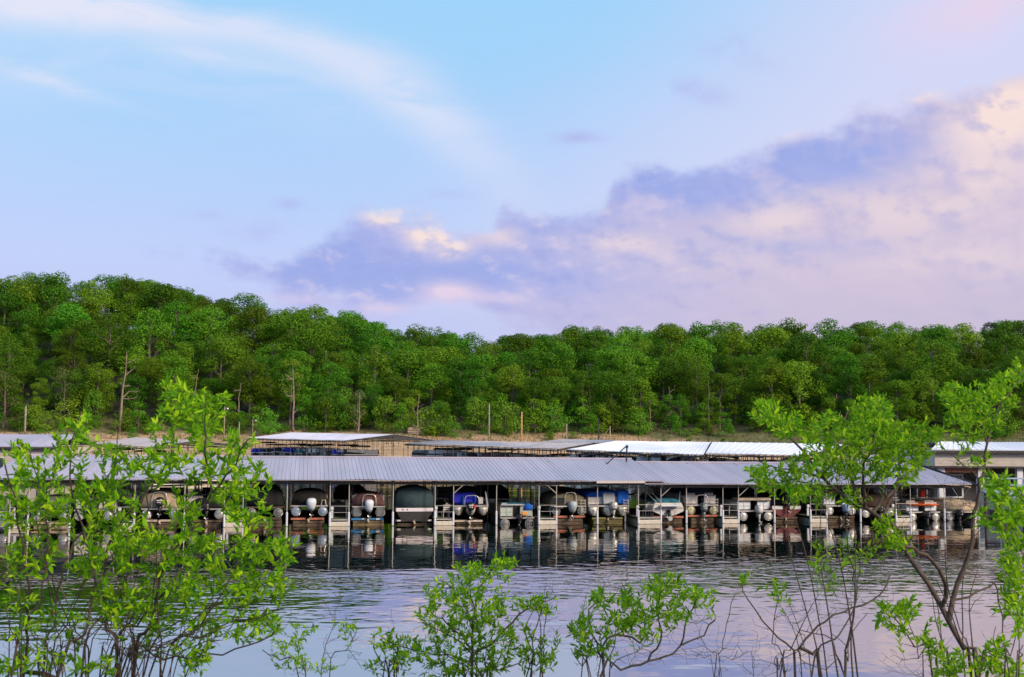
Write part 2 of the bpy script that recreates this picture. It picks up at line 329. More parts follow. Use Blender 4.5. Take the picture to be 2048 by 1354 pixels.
# ------------------------------------------------------------------ forest
LEAF_T = leaf_mat('forest leaves', [(.050, .155, .008), (.082, .215, .010), (.130, .285, .015)], .30, .6, .48, .08)
LEAF_L = leaf_mat('bright shore leaves', [(.07, .20, .012), (.12, .29, .018), (.19, .37, .03)], .25, .5, .14, .1)
LEAF_P = leaf_mat('dark pine needles', [(.016, .04, .012), (.026, .058, .016), (.04, .08, .022)], .1, .6, .15, .2)
LEAF_O = leaf_mat('olive thin leaves', [(.07, .115, .02), (.12, .16, .035), (.16, .18, .06)], .25, .6, .15, .2)
BARK = M('grey bark', (.13, .105, .08), .9, var=.35, vs=4, bump=.4)
SNAGW = M('bleached dead wood', (.24, .175, .13), .9, var=.35, vs=3, bump=.4)
def leaf_cloud(blobs, per, size, rng, flat=.38):
    """many small four cornered leaf sprays over lumpy blobs: returns verts, faces"""
    Vs = []
    for (c, r) in blobs:
        n = int(per * (r[0] * r[2]) ** 1.0)
        d = rng.normal(size=(n, 3)); d /= np.linalg.norm(d, axis=1)[:, None]
        rad = rng.uniform(.55, 1.06, n) ** .6
        p = np.array(c) + d * rad[:, None] * np.array(r)
        nrm = d + rng.normal(size=(n, 3)) * flat; nrm[:, 2] += .35; nrm /= np.linalg.norm(nrm, axis=1)[:, None]
        t = np.cross(nrm, rng.normal(size=(n, 3))); t /= np.linalg.norm(t, axis=1)[:, None]; bt = np.cross(nrm, t)
        s = size * rng.uniform(.6, 1.35, n)[:, None]
        q = np.stack([p - t * s, p - bt * s * .6 + nrm * s * .2, p + t * s, p + bt * s * .6 + nrm * s * .2], 1)
        Vs.append(q.reshape(-1, 3))
    V = np.concatenate(Vs); F = np.arange(len(V)).reshape(-1, 4)
    return V, F
def crown_blobs(rng, h, base, rad, n, shape='round', br=(1.0, 1.7)):
    out = []
    for i in range(n):
        z = rng.uniform(0, 1) ** .85
        if shape == 'round': rr = rad * math.sqrt(max(.05, 1 - (2 * z - .95) ** 2 * .95))
        elif shape == 'tall': rr = rad * (1 - .62 * abs(z - .45) / .55)
        elif shape == 'top': rr = rad * (.55 + .6 * z if z < .75 else 1.0 * math.sqrt(max(.02, (1 - z) / .25)))
        else: rr = rad * (1 - z * .75)
        a = i * 2.4 + rng.uniform(-.5, .5); k = math.sqrt(rng.uniform(.25, 1.0))
        s = rng.uniform(*br)
        if i % 6 == 5: k *= 1.28; s *= .62
        out.append(((rr * k * math.cos(a), rr * k * math.sin(a), base + (h - base - s * .8) * z + s * .1), (s * 1.12, s * 1.12, s * .82)))
    return out
def trunk_mesh(rng, h, r, blobs, lean=.3):
    mb = MB(); pts = []; a = rng.uniform(0, 6.3)
    for i in range(6):
        t = i / 5; pts.append((math.cos(a) * lean * t * t + rng.normal() * .06, math.sin(a) * lean * t * t + rng.normal() * .06, -.5 + (h * .9 + .5) * t))
    mb.tube(pts, [r * 1.25, r, r * .85, r * .65, r * .42, r * .15], 6)
    for c, s in blobs[::3]:
        z0 = max(h * .22, c[2] - 2.2 - rng.uniform(0, 1)); t = (z0 + .5) / (h * .9 + .5); b0 = Vector((math.cos(a) * lean * t * t, math.sin(a) * lean * t * t, z0))
        c = Vector(c); mid = b0.lerp(c, .5) + Vector((0, 0, -.3)); mb.tube([b0, mid, c], [r * .35, r * .22, r * .08], 4, caps=False)
    return mb
TS = random.Random(77)
class Proto: pass
def make_proto(seed, h, base, rad, n, shape, per, size, lm, r, br=(1.0, 1.7)):
    rng = np.random.default_rng(seed); q = Proto()
    bl = crown_blobs(rng, h, base, rad, n, shape, br)
    V, F = leaf_cloud(bl, per, size, rng)
    me = bpy.data.meshes.new('crown'); me.from_pydata(V.tolist(), [], F.tolist()); me.materials.append(lm); me.update()
    tm = trunk_mesh(rng, h, r, bl); mt = bpy.data.meshes.new('trunk'); mt.from_pydata(tm.v, [], tm.f); mt.materials.append(BARK); mt.update()
    q.crown, q.trunk, q.h, q.lm = me, mt, h, lm
    return q
PR = [make_proto(11 + i, 16, 2.0 + .6 * (i % 3), 3.8 + .6 * (i % 2), 44, 'round', 78, .20, LEAF_T, .24, (.8, 2.1)) for i in range(4)] + \
     [make_proto(31 + i, 17, 3.5, 3.3, 36, 'tall', 78, .20, LEAF_T, .22, (.7, 1.9)) for i in range(3)] + \
     [make_proto(41 + i, 17, 5.0, 4.0, 40, 'top', 76, .20, LEAF_T, .24, (.8, 2.0)) for i in range(3)]
PU = [make_proto(51 + i, 8, .6, 2.3, 24, 'cone', 80, .19, LEAF_T, .11, (.8, 1.25)) for i in range(3)]
PB = [make_proto(61 + i, 6.5, .2, 2.5, 22, 'round', 85, .18, LEAF_L, .1, (.8, 1.3)) for i in range(2)]
PG = [make_proto(71 + i, 14, 5.5, 2.0, 13, 'tall', 95, .15, LEAF_L, .17, (.7, 1.15)) for i in range(1)] + [make_proto(75, 11, 3.0, 2.2, 14, 'tall', 70, .14, LEAF_O, .14, (.7, 1.1))]
PP = [make_proto(81 + i, 16, 8.5, 2.9, 18, 'round', 110, .17, LEAF_P, .22, (.8, 1.3)) for i in range(2)]
def put_tree(q, name, loc, sc_, rz, label, cat='tree', group=None):
    sq_ = TS.uniform(.82, 1.22); e = thing(name, label, cat, loc, rz, group); e.scale = (sc_[0] * sq_, sc_[0] / sq_, sc_[1])
    for nm, me in (('crown', q.crown), ('trunk', q.trunk)):
        o = bpy.data.objects.new(nm, me); COL.objects.link(o); o.parent = e
    return e
def px_of(x, y): return CX + FPX * x / y
ZONES = [(-200, 130, 'above the far left blue roof'), (130, 330, 'behind the tall left snag'), (330, 540, 'between the tall and forked snags'), (540, 690, 'behind the forked snag'), (690, 860, 'above the grey far dock'), (860, 1010, 'left of the skyline notch'), (1010, 1150, 'above the two bare poles'), (1150, 1330, "above the white roof's left half"), (1330, 1500, "above the white roof's right half"), (1500, 1700, "behind the right shrub's left crown"), (1700, 1880, "behind the right shrub's right crown"), (1880, 2300, 'above the far right building')]
def zone(px):
    for a, c, s in ZONES:
        if a <= px < c: return s
    return ZONES[-1][2]
FT = random.Random(5); n_tree = 0
rows = []
t = 31.0; step = 6.6
while t < 126:
    rows.append(t); t += step; step *= 1.055
spots = []; NR0 = len(rows)
for ri, t in enumerate(rows):
    Yc = 214 + t; sp = (6.4 if ri < 2 else 7.4 + .2 * ri) if ri < NR0 - 2 else 6.6
    x = -(Yc * .45 + 6) + FT.uniform(0, sp)
    while x < Yc * .45 + 6:
        xx = x + FT.uniform(-1.7, 1.7); yy = shore(xx) + t + FT.uniform(-2.2, 2.2)
        spots.append((ri, xx, yy)); x += sp
NR = len(rows)
back = []
for ri, x, y in spots:
    # where the photo opens the edge of the wood a little
    px = px_of(x, y)
    if ri == 0 and (690 < px < 1010) and FT.random() < .6: continue
    k = FT.random()
    if ri < 2: q = PR[FT.choice([0, 1, 4, 5, 6, 7, 8, 9, 9])]
    else: q = PR[FT.randrange(len(PR))]
    s = FT.choice([.72, .85, .95, 1.0, 1.12, 1.3]) * FT.uniform(.95, 1.05); sz = s * FT.uniform(.85, 1.08) * (.72 + .24 * min(1, ri / 6)); s *= (.84 + .16 * min(1, ri / 5))
    if ri >= NR - 2: sz = min(sz, 1.0) * FT.uniform(.88, 1.02); s *= FT.uniform(.95, 1.25)
    zmax = CAMH + (HOR + (px - CX) * ROLL - lerp(SKY, px) + FT.uniform(-13, 11)) / FPX * y; sz = max(.5, min(sz, (zmax - ground(x, y)) / q.h))
    if ri == NR - 1 and n_tree > 286: back.append((q, x, y, s, sz)); continue
    where = 'at the front edge' if ri == 0 else ('in the second rank' if ri == 1 else ('on the lower slope' if ri < 4 else ('halfway up the slope' if ri < 7 else ('on the upper slope' if ri < NR - 2 else 'along the skyline'))))
    kind = 'narrow tall' if q in PR[4:7] else ('broad round' if q in PR[:4] else 'wide topped')
    size = 'large' if sz > 1.03 else ('small' if sz < .9 else 'medium')
    put_tree(q, 'broadleaf_tree', (x, y, ground(x, y) - .2), (s, sz), FT.uniform(0, 6.28), f'{size} {kind} tree {where}, {zone(px)}', 'tree', 'broadleaf trees of the hillside wood'); n_tree += 1
if back:
    Vs = []
    for q, x, y, s, sz in back:
        v = np.empty(len(q.crown.vertices) * 3); q.crown.vertices.foreach_get('co', v); v = v.reshape(-1, 3) * np.array([s, s, sz]); a = FT.uniform(0, 6.28)
        v = np.stack([v[:, 0] * math.cos(a) - v[:, 1] * math.sin(a), v[:, 0] * math.sin(a) + v[:, 1] * math.cos(a), v[:, 2]], 1) + np.array([x, y, ground(x, y)])
        Vs.append(v)
    V = np.concatenate(Vs)
    tag(np_mesh('woods', V, np.arange(len(V)).reshape(-1, 4), LEAF_T), 'farthest treetops of the wood along the ridge', 'woods', kind='stuff')
# understorey along the edge
for i in range(130):
    px = -30 + 2110 * (i + FT.uniform(-.4, .4)) / 129
    t = FT.uniform(23, 38); Y = 240 + t - 26; x = (px - CX) / FPX * Y; y = shore(x) + t
    q = (PU + PB[:1] + PU[:1])[FT.randrange(5)]; s = FT.uniform(.45, .95)
    put_tree(q, 'understorey_tree', (x, y, ground(x, y) - .1), (s * 1.1, s), FT.uniform(0, 6.28), f'{"low bushy" if s < .75 else "young leafy"} green tree on the grass edge, {zone(px)}', 'tree', 'young trees along the edge of the wood')
# low bushes scattered over the bank
for i in range(40):
    px = FT.uniform(-20, 2070); t = FT.uniform(15, 26); Y = 214 + t
    for _ in range(3): x = (px - CX) / FPX * Y; Y = shore(x) + t
    q = (PU + PB)[FT.randrange(5)]; s = FT.uniform(.12, .26)
    put_tree(q, 'bush', (x, Y, ground(x, Y) - .1), (s * 1.7, s), FT.uniform(0, 6.28), f'{"tiny" if s < .17 else "low"} green bush {"high" if t > 21 else "low"} on the open bank, {zone(px)}', 'bush', 'low bushes on the far bank')
# single trees the photo picks out
def sp(px, t, q, name, s, label, cat='tree', sx=None, dz=0):
    Y = 214 + t
    for _ in range(4): x = (px - CX) / FPX * Y; Y = shore(x) + t
    return put_tree(q, name, (x, Y, ground(x, Y) - .15 + dz), (sx or s, s), random.uniform(0, 6), label, cat)
sp(583, 28, PG[0], 'broadleaf_tree', 1.02, 'yellow green leafy tree rising over the forked dead snag')
sp(1012, 24, PB[0], 'broadleaf_tree', 1.05, 'bright light green round tree on the shore between the two tall poles')
sp(955, 27, PB[1], 'broadleaf_tree', 1.1, 'bright green tree left of the thin grey pole on the shore', sx=.85)
sp(880, 27, PB[0], 'broadleaf_tree', 1.0, 'mid bright green tree above the log shack on the shore', sx=.95)
sp(905, 22, PB[1], 'broadleaf_tree', .55, 'small bright green bush on the sandy slope right of the log shack', 'bush')
sp(770, 26, PB[1], 'broadleaf_tree', 1.15, 'bright yellow green tree right of the grey twiggy tree on the shore', sx=.9)
sp(1110, 26, PB[0], 'broadleaf_tree', .95, 'dark bright green round tree just right of the orange pole')
sp(1180, 24, PU[0], 'broadleaf_tree', .55, 'low spreading green bush behind the white roof pole', 'bush', sx=.9)
sp(690, 29, PB[0], 'broadleaf_tree', 1.35, 'fresh green pointed tree left of the grey twiggy tree', sx=.8)
sp(190, 27, PB[1], 'broadleaf_tree', 1.2, 'fresh green tree left of the tall dead snag on the shore', sx=.75)
sp(10, 26, PG[1], 'broadleaf_tree', 1.1, 'olive green tree cut by the left edge of the picture', sx=1.3)
sp(130, 30, PG[1], 'broadleaf_tree', 1.1, 'thin grey green half bare tree on the left shore')
sp(718, 26, PG[1], 'broadleaf_tree', .8, 'grey twiggy half dead tree standing behind the grey far dock', sx=.8)
sp(1270, 27, PU[1], 'broadleaf_tree', .95, 'slim dark green young tree above the white roof')
sp(2010, 26, PB[0], 'broadleaf_tree', 1.0, 'round mid green tree at the right end of the far shore')
for i, (px, t, s) in enumerate([(1377, 3, .84), (1835, 6, .86), (1985, 2, .93), (1058, 4, .84), (1213, 3, .9)]):
    sp(px, RIDGE_T - 6 + t, PP[i % 2], 'pine_tree', s, ['dark pine on the skyline above the white roof', 'flat topped dark pine on the skyline at the right', 'tall lone dark pine standing proud of the far right skyline', 'dark pine just right of the notch in the skyline', 'dark rounded pine on the skyline between notch and white roof'][i])
# dead snags
def snag(px, pb, ptop, t, label, lean=0.0, arms=4, seed=1, r=.2, name='dead_tree', cat='dead tree', twigs=0):
    rng = random.Random(seed); Y = 214 + t
    for _ in range(4): x = (px - CX) / FPX * Y; Y = shore(x) + t
    x = at(px, pb, Y).x; z0 = min(at(px, pb, Y).z, ground(x, Y)) - .3; h = at(px, ptop, Y).z - z0
    e = thing(name, label, cat, (x, Y, z0))
    mb = MB(); pts = []
    for i in range(8):
        u = i / 7; pts.append(Vector((lean * h * u + rng.uniform(-.12, .12) * u * 2, rng.uniform(-.1, .1), h * u)))
    mb.tube(pts, [r * .8 * (1.15 - .95 * i / 7) for i in range(8)], 7); mb.build('trunk', SNAGW, e, True)
    for k in range(arms):
        i = rng.randrange(2, 7); p = pts[i]; a = rng.choice([-1, 1]); L = rng.uniform(.05, .2) * h
        q1 = p + Vector((a * L * .5, rng.uniform(-.5, .5), L * rng.uniform(-.1, .7))); q2 = q1 + Vector((a * L * rng.uniform(.1, .7), rng.uniform(-.4, .4), L * rng.uniform(-.15, .7)))
        bb = MB(); bb.tube([p, q1, q2], [r * .4, r * .28, r * .08], 5)
        for j in range(2 + twigs):
            o = p.lerp(q2, rng.uniform(.4, .95)); d = Vector((a * rng.uniform(.1, 1), rng.uniform(-.6, .6), rng.uniform(.2, 1))) * L * .35; bb.tube([o, o + d], [r * .13, r * .04], 4)
        bb.build('limb', SNAGW, e)
snag(239, 850, 704, 25, 'tall bare dead snag with broken limbs on the left shore', .06, 6, 3, .34)
snag(586, 852, 740, 25, 'forked dead snag with one long right arm below the yellow green tree', .0, 4, 8, .28)
snag(375, 846, 738, 27, 'leaning pale dead trunk behind the top of the left shrub', .16, 3, 5, .2)
snag(474, 848, 765, 26, 'slim pale dead trunk left of the grey far dock', .05, 3, 9, .2)
snag(648, 770, 700, 45, 'pale crooked dead branchy trunk up the slope right of the forked snag', .04, 3, 12, .2)
snag(716, 864, 785, 22, 'pale bare trunk of a dead tree in front of the grey twiggy tree', .03, 5, 15, .22, twigs=3)
snag(835, 872, 788, 19, 'straight grey dead trunk standing by the log shack', .01, 5, 16, .17, twigs=2)
snag(122, 800, 740, 33, 'wispy pale dead treetop among the left shore trees', .02, 6, 18, .17, twigs=4)
snag(938, 800, 745, 36, 'brown bare branched dead tree in the wood left of the notch', .02, 7, 21, .2, twigs=5)
snag(1642, 800, 720, 50, 'grey bare branched dead tree in the wood behind the right shrub', .03, 7, 23, .22, twigs=5)
for i, (px, pb, pt) in enumerate([(1340, 850, 772), (1418, 850, 760), (1440, 850, 790), (1165, 830, 770), (1180, 835, 765), (1300, 845, 800), (1245, 850, 812)]):
    snag(px, pb, pt, 29, ['pale straight bare trunk at the wood edge above the white roof', 'tall pale bare trunk at the wood edge right of the white roof middle', 'short pale trunk beside the tall pale trunk above the white roof', 'grey bare trunk in the shade behind the two thin shore poles', 'grey bare trunk just right of its twin behind the thin shore poles', 'thin grey trunk in the gap of the wood above the white roof', 'thin pale trunk low at the wood edge above the white roof'][i], 0, 2, 30 + i, .15)
# shore grass
rg = np.random.default_rng(4); Vg = []
for _ in range(9000):
    x = rg.uniform(-125, 130); t = rg.uniform(17, 33) if rg.random() < .85 else rg.uniform(10, 20); y = shore(x) + t
    z = ground(x, y); s = rg.uniform(.25, .75); a = rg.uniform(0, 3.14); wd = rg.uniform(.05, .14)
    ca, sa = math.cos(a) * wd, math.sin(a) * wd; lx = rg.normal() * .2 * s
    Vg += [(x - ca, y - sa, z - .05), (x + ca, y + sa, z - .05), (x + lx, y, z + s)]
GRASS = leaf_mat('dry shore grass', [(.07, .085, .02), (.13, .12, .035), (.22, .17, .07)], .2, .8)
tag(np_mesh('grass', np.array(Vg), np.arange(len(Vg)).reshape(-1, 3), GRASS), 'rough olive and straw grass along the top of the far bank', 'grass', kind='stuff')
# shore poles
WOODP = M('weathered pole wood', (.30, .25, .19), .85, var=.25, vs=2, bump=.3); LITW = M('orange lit pole wood', (.48, .28, .11), .8, var=.15, vs=2); DKM = M('dark steel', (.03, .033, .035), .5, .4, var=.2)  # warm orange light on one pole is put into its wood colour
def pole(px, pb, pt, t, mat, label, r=.12, cap=None, brace=False):
    Y = 214 + t
    for _ in range(4): x = (px - CX) / FPX * Y; Y = shore(x) + t
    x = at(px, pb, Y).x; z0 = min(at(px, pb, Y).z, ground(x, Y)) - .3; z1 = at(px, pt, Y).z
    e = thing('utility_pole' if not cap else 'lamp_post', label, 'pole', (x, Y, z0))
    mb = MB(); mb.tube([(0, 0, 0), (0, 0, (z1 - z0) * .5), (0.02, 0, z1 - z0)], [r * 1.15, r, r * .85], 8); mb.build('shaft', mat, e, True)
    cb = MB(); cb.cyl((0, 0, z1 - z0), (0, 0, z1 - z0 + .06), r * .95, 8, r * .4); cb.build('pole_cap', mat, e)
    if cap:
        c = MB(); c.box((.3, 0, z1 - z0 - .2), (.6, .08, .08)); c.build('arm', WOODP, e); c = MB(); c.tube([(.6, 0, z1 - z0 - .15), (.6, 0, z1 - z0 - .4)], [.08, .2], 8); c.build('lamp', M('lamp white', (.75, .75, .72), .4), e)
    if brace:
        c = MB(); c.cyl((-2.2, 0, .8), (0, 0, z1 - z0 - .2), .05, 5); c.build('brace', WOODP, e)
pole(978, 868, 808, 16, WOODP, 'tall thin grey pole on the shore left of the orange pole', .13)
pole(1043, 880, 824, 13, LITW, 'orange lit bare wooden pole standing on the sandy shore', .16)
pole(1133, 872, 848, 16, WOODP, 'short pale pole on the shore behind the brown roofs', .13)
pole(1197, 888, 836, 12, DKM, 'dark slim steel mast behind the left end of the white roof', .1)
pole(1220, 880, 853, 14, WOODP, 'pale pole with a slanting brace behind the white roof', .13, brace=True)
pole(50, 858, 812, 22, WOODP, 'bare grey post on the left shore near the picture edge', .17)
pole(163, 893, 840, 12, WOODP, 'thin pale pole on the sandy left shore', .11)
pole(448, 868, 814, 18, WOODP, 'lamp post with a small white lamp on the left shore', .11, cap=True)
pole(478, 866, 844, 20, WOODP, 'short pale post beside the lamp post on the left shore', .11)
pole(505, 862, 838, 22, WOODP, 'short thin pole with a top arm left of the grey far dock', .1, cap=True)
# log shack on the slope
p = at(828, 863, 236); e = thing('log_shack', 'low pale pile of weathered timber on the grassy shore', 'lumber pile', (p.x, 236, ground(p.x, 236)), .2)
for i, (z, wx) in enumerate(((.15, 3.0), (.5, 2.8), (.85, 2.4), (1.15, 2.7))):
    for j in range(3):
        mb = MB(); mb.box((random.uniform(-.25, .25), j * .8 - .8, z), (wx, .3, .26), rz=random.uniform(-.12, .12), ry=random.uniform(-.05, .05)); mb.build('plank', M('pale lumber', (.30, .24, .17), .85, var=.3, vs=3), e)
# ------------------------------------------------------------------ covered docks
def roof_mat(name, col, rough, panel=.87, pv=.07, streak=(.30, .27, .30), sa=.5, metal=.1):
    m = bpy.data.materials.new(name); m.use_nodes = True; b = NB(m.node_tree); p = b.N['Principled BSDF']
    p.inputs['Metallic'].default_value = metal
    tc = b.n('ShaderNodeTexCoord').outputs['Object']; s = b.n('ShaderNodeSeparateXYZ'); b.L.new(tc, s.inputs[0])
    fl = b.math('FLOOR', b.math('MULTIPLY', s.outputs[0], 1 / panel)); wn = b.n('ShaderNodeTexWhiteNoise', noise_dimensions='1D'); b.L.new(fl, wn.inputs['W'])
    k = b.math('MULTIPLY_ADD', wn.outputs['Value'], pv * 2, 1 - pv)
    st = b.sstep(b.noise(b.mapping(tc, (1.6, .10, .3)), 1.2, 5, .65), .46, .72); lg = b.sstep(b.noise(tc, .13, 4, .6), .35, .65)
    hs = b.n('ShaderNodeHueSaturation'); hs.inputs['Color'].default_value = c4(col); b.L.new(b.math('MULTIPLY', k, b.math('MULTIPLY_ADD', lg, .14, .93)), hs.inputs['Value'])
    c = b.mix(b.math('MULTIPLY', st, sa), hs.outputs[0], c4(streak)); ru = b.sstep(b.noise(b.mapping(tc, (1.0, .25, 1)), .9, 6, .75), .64, .74)
    c = b.mix(b.math('MULTIPLY', ru, .6), c, c4((.23, .13, .08))); b.L.new(c, p.inputs['Base Color'])
    b.L.new(b.math('MULTIPLY_ADD', lg, .18, rough - .09), p.inputs['Roughness'])
    bp = b.n('ShaderNodeBump'); bp.inputs['Strength'].default_value = .25; bp.inputs['Distance'].default_value = .03; b.L.new(b.noise(tc, 1.1, 3, .5), bp.inputs['Height']); b.L.new(bp.outputs[0], p.inputs['Normal'])
    return m
ROOF_A = roof_mat('blue grey roof metal', (.42, .37, .43), .46); ROOF_B = roof_mat('pale grey roof metal', (.56, .54, .62), .5, 1.8, .05, (.44, .42, .48), .25)
ROOF_C = roof_mat('brownish grey roof metal', (.34, .315, .33), .55, 1.8, .06, (.25, .21, .2), .4); ROOF_D = roof_mat('white roof metal', (.78, .77, .81), .55, 1.8, .03, (.62, .61, .66), .2, 0)
POST = M('galvanised post', (.44, .40, .355), .5, .1, var=.15, vs=4)
SLEEVE = M('white plastic pipe', (.66, .66, .69), .4, var=.06, vs=4, dirt=((.5, .48, .42), .25))
DECKM = M('weathered deck boards', (.13, .125, .075), .9, var=.35, vs=5, bump=.3)
FLOAT = M('cream float', (.62, .55, .44), .7, var=.12, vs=4, dirt=((.35, .30, .2), .4))
UNDER = M('dark frame steel', (.045, .04, .035), .7, .2, var=.3, vs=3)
FASC = M('pale fascia', (.55, .48, .44), .6, var=.1)
def roof_sheet(mb, a, bq, c, d, rib=.29, hh=.026, ribw=.22):
    """ribbed metal sheet between eave a->b and ridge d->c (a under d)"""
    a, bq, c, d = map(Vector, (a, bq, c, d)); L = (bq - a).length; n = max(2, int(L / rib))
    nrm = (bq - a).cross(d - a).normalized()
    lo, hi = [], []
    prof = [(0, 0), (1 - ribw, 0), (1 - ribw * .75, 1), (1 - ribw * .25, 1)]
    for i in range(n):
        for u, k in prof:
            t = (i + u) / n; x_ = t * L; wob = nrm * (.018 * math.sin(x_ * .55) + .012 * math.sin(x_ * 1.31 + 1) + .006 * math.sin(i * 12.9))
            lo.append(a.lerp(bq, t) + nrm * hh * k + wob + (d - a).normalized() * .012 * math.sin(i // 3 * 7.7)); hi.append(d.lerp(c, t) + nrm * hh * k + wob * .6)
    lo.append(bq); hi.append(c); q = len(lo); vs = lo + hi
    mb.add(vs, [(i, i + 1, q + i + 1, q + i) for i in range(q - 1)])
    # underside
    dn = -nrm * .06
    mb.add([a + dn, bq + dn, c + dn, d + dn], [(3, 2, 1, 0)])
    mb.add([a, bq, bq + dn, a + dn], [(3, 2, 1, 0)])
DE = thing('covered_dock', 'long near floating dock under one blue grey ribbed metal roof, boat slips facing the water', 'boat dock', onz(1024, 1050, 0), R(9.5))
O = Vector(DE.location); e1 = Vector((math.cos(R(9.5)), math.sin(R(9.5)), 0)); e2 = Vector((-math.sin(R(9.5)), math.cos(R(9.5)), 0))
def S(px, py=1010, d=0.0):
    """photo pixel -> (s, z) on the dock's vertical plane d metres behind its front line"""
    r = ray(px, py); P = O + e2 * d
    # CAM + t r = P + s e1 (horizontal)
    A = np.array([[r.x, -e1.x], [r.y, -e1.y]]); t, s = np.linalg.solve(A, np.array([P.x - CAM.x, P.y - CAM.y]))
    return float(s), CAM.z + t * r.z
def W(s, d, z=0.0): return O + e1 * s + e2 * d + Vector((0, 0, z))
EX = lambda px: S(px)[0]
# roof sections (eave points from the photo at -0.5 m, ridge at 8.65 m)
sL = S(-30, 957, -.5); sR = S(1331, 961.5, -.5); s2L = S(1290, 967, -.5); s2R = S(1944, 968, -.5)
zr1L = S(38, 911.5, 8.65)[1]; zr1R = S(1262, 918.5, 8.65)[1]; zr2L = S(1262, 925, 8.65)[1]; zr2R = S(1890, 927.5, 8.65)[1]
mb = MB()
roof_sheet(mb, (sL[0], -.5, sL[1]), (sR[0], -.5, sR[1]), (sR[0], 8.65, zr1R), (sL[0], 8.65, zr1L))
roof_sheet(mb, (sR[0], 17.8, sR[1]), (sL[0], 17.8, sL[1]), (sL[0], 8.652, zr1L), (sR[0], 8.652, zr1R))
ROOF1 = mb.build('roof', ROOF_A, DE)
mb = MB(); mb.tube([(sL[0], 8.65, zr1L + .02), (sR[0], 8.65, zr1R + .02)], .09, 6); mb.build('ridge_cap', ROOF_A, ROOF1)
mb = MB()
roof_sheet(mb, (s2L[0], -.5, s2L[1]), (s2R[0], -.5, s2R[1]), (s2R[0], 8.65, zr2R), (s2L[0], 8.65, zr2L))
roof_sheet(mb, (s2R[0], 17.8, s2R[1]), (s2L[0], 17.8, s2L[1]), (s2L[0], 8.652, zr2L), (s2R[0], 8.652, zr2R))
ROOF2 = mb.build('roof', ROOF_A, DE)
mb = MB(); mb.tube([(s2L[0] + 1.5, 8.65, zr2L + .02), (s2R[0], 8.65, zr2R + .02)], .09, 6); mb.build('ridge_cap', ROOF_A, ROOF2)
def eave_z(s): return (sL[1] + (sR[1] - sL[1]) * (s - sL[0]) / (sR[0] - sL[0])) if s < sR[0] - .5 else s2L[1] + (s2R[1] - s2L[1]) * (s - s2L[0]) / (s2R[0] - s2L[0])
# beams under the eave, rafters
def beam(name, pts, w_=.1, h_=.2):
    mb = MB()
    for a, c in pts:
        a, c = Vector(a), Vector(c); d = (c - a); L = d.length; mid = (a + c) / 2
        mb.box(mid, (L, w_, h_), rz=math.atan2(d.y, d.x), ry=-math.asin(d.z / L))
    return mb.build(name, UNDER, DE)
for d in (.0, 7.6, 9.7, 17.2):
    rise = min(d, 17.3 - d) * (zr1L - sL[1]) / 9.15
    off = -.24 + (0 if d in (0, 17.2) else 0)
    beam('eave_beam', [((sL[0] + .3, d, eave_z(sL[0]) + rise + off), (sR[0] - .3, d, sR[1] + rise + off)), ((sR[0] + .05, d + .12, s2L[1] + rise + off), (s2R[0] - .3, d + .12, s2R[1] + rise + off))])
FING = [(20, 57), (231, 269), (449, 486), (660, 698), (870, 907), (1078, 1113), (1277, 1322), (1446, 1477), (1621, 1653), (1792, 1821)]
MIDP = [140, 369, 574, 786, 993, 1195, 1373, 1549, 1721, 1889, 1957]
posts = []
for a, c in FING: posts += [EX(a), EX(c)]
mids = [EX(m) for m in MIDP]
def post(s, d, sleeve=False, ztop=None, r=.031, z0=-.6):
    zt = (eave_z(s) + min(d, 17.3 - d) * .135 - .1) if ztop is None else ztop
    mb = MB(); mb.cyl((s, d, z0), (s, d, zt), r, 8); o = mb.build('post', POST, DE)
    if sleeve:
        q = MB(); q.tube([(s, d, .03), (s, d, .93), (s, d, .97)], [.072, .072, .05], 10); q.build('pipe_sleeve', SLEEVE, o)
    return o
for s in posts: post(s, .02, True)
for s in mids: post(s, .02, True)
for s in posts[::2] + mids:
    post(s, 7.62); post(s + .25, 9.68, r=.033); post(s + .1, 17.2, r=.033)
post(EX(1262), .0 + 1.6, True); post(EX(1310), 2.4)
# rafters over each finger and slip divider
mb = MB()
for s in posts[::2] + mids:
    e = eave_z(s); zr = e + 9.15 * .143
    for y0, z0, y1, z1 in ((-.35, e - .16, 8.6, zr - .18), (8.7, zr - .18, 17.6, e - .16)):
        L = math.hypot(y1 - y0, z1 - z0); mb.box((s, (y0 + y1) / 2, (z0 + z1) / 2), (.07, L, .16), rx=math.atan2(z1 - z0, y1 - y0))
    mb.box((s, 8.65, e - .14), (.06, 17.0, .1))
mb.build('roof_truss', UNDER, DE)
# diagonal braces at a few posts
mb = MB()
for s, k in ((EX(1477), 1), (EX(1113), -1), (EX(907), 1), (EX(486), -1), (EX(1322), 1)):
    e = eave_z(s); mb.cyl((s, .02, e - .95), (s + .75 * k, .02, e - .3), .03, 6)
mb.build('brace', POST, DE)
LP_ = random.Random(8)
for i in range(84):
    s = EX(15) + (EX(1935) - EX(15)) * (i + LP_.uniform(-.3, .3)) / 83; d = LP_.choice([5.5, 7.4, 10.2, 12.5, 14.5, 16.9, 16.9])
    mb = MB(); mb.cyl((s, d, -.3), (s, d, eave_z(s) + min(d, 17.3 - d) * .13 - .1), LP_.choice([.03, .04, .045]), 6); mb.build('lift_post', POST if i % 3 else UNDER, DE)
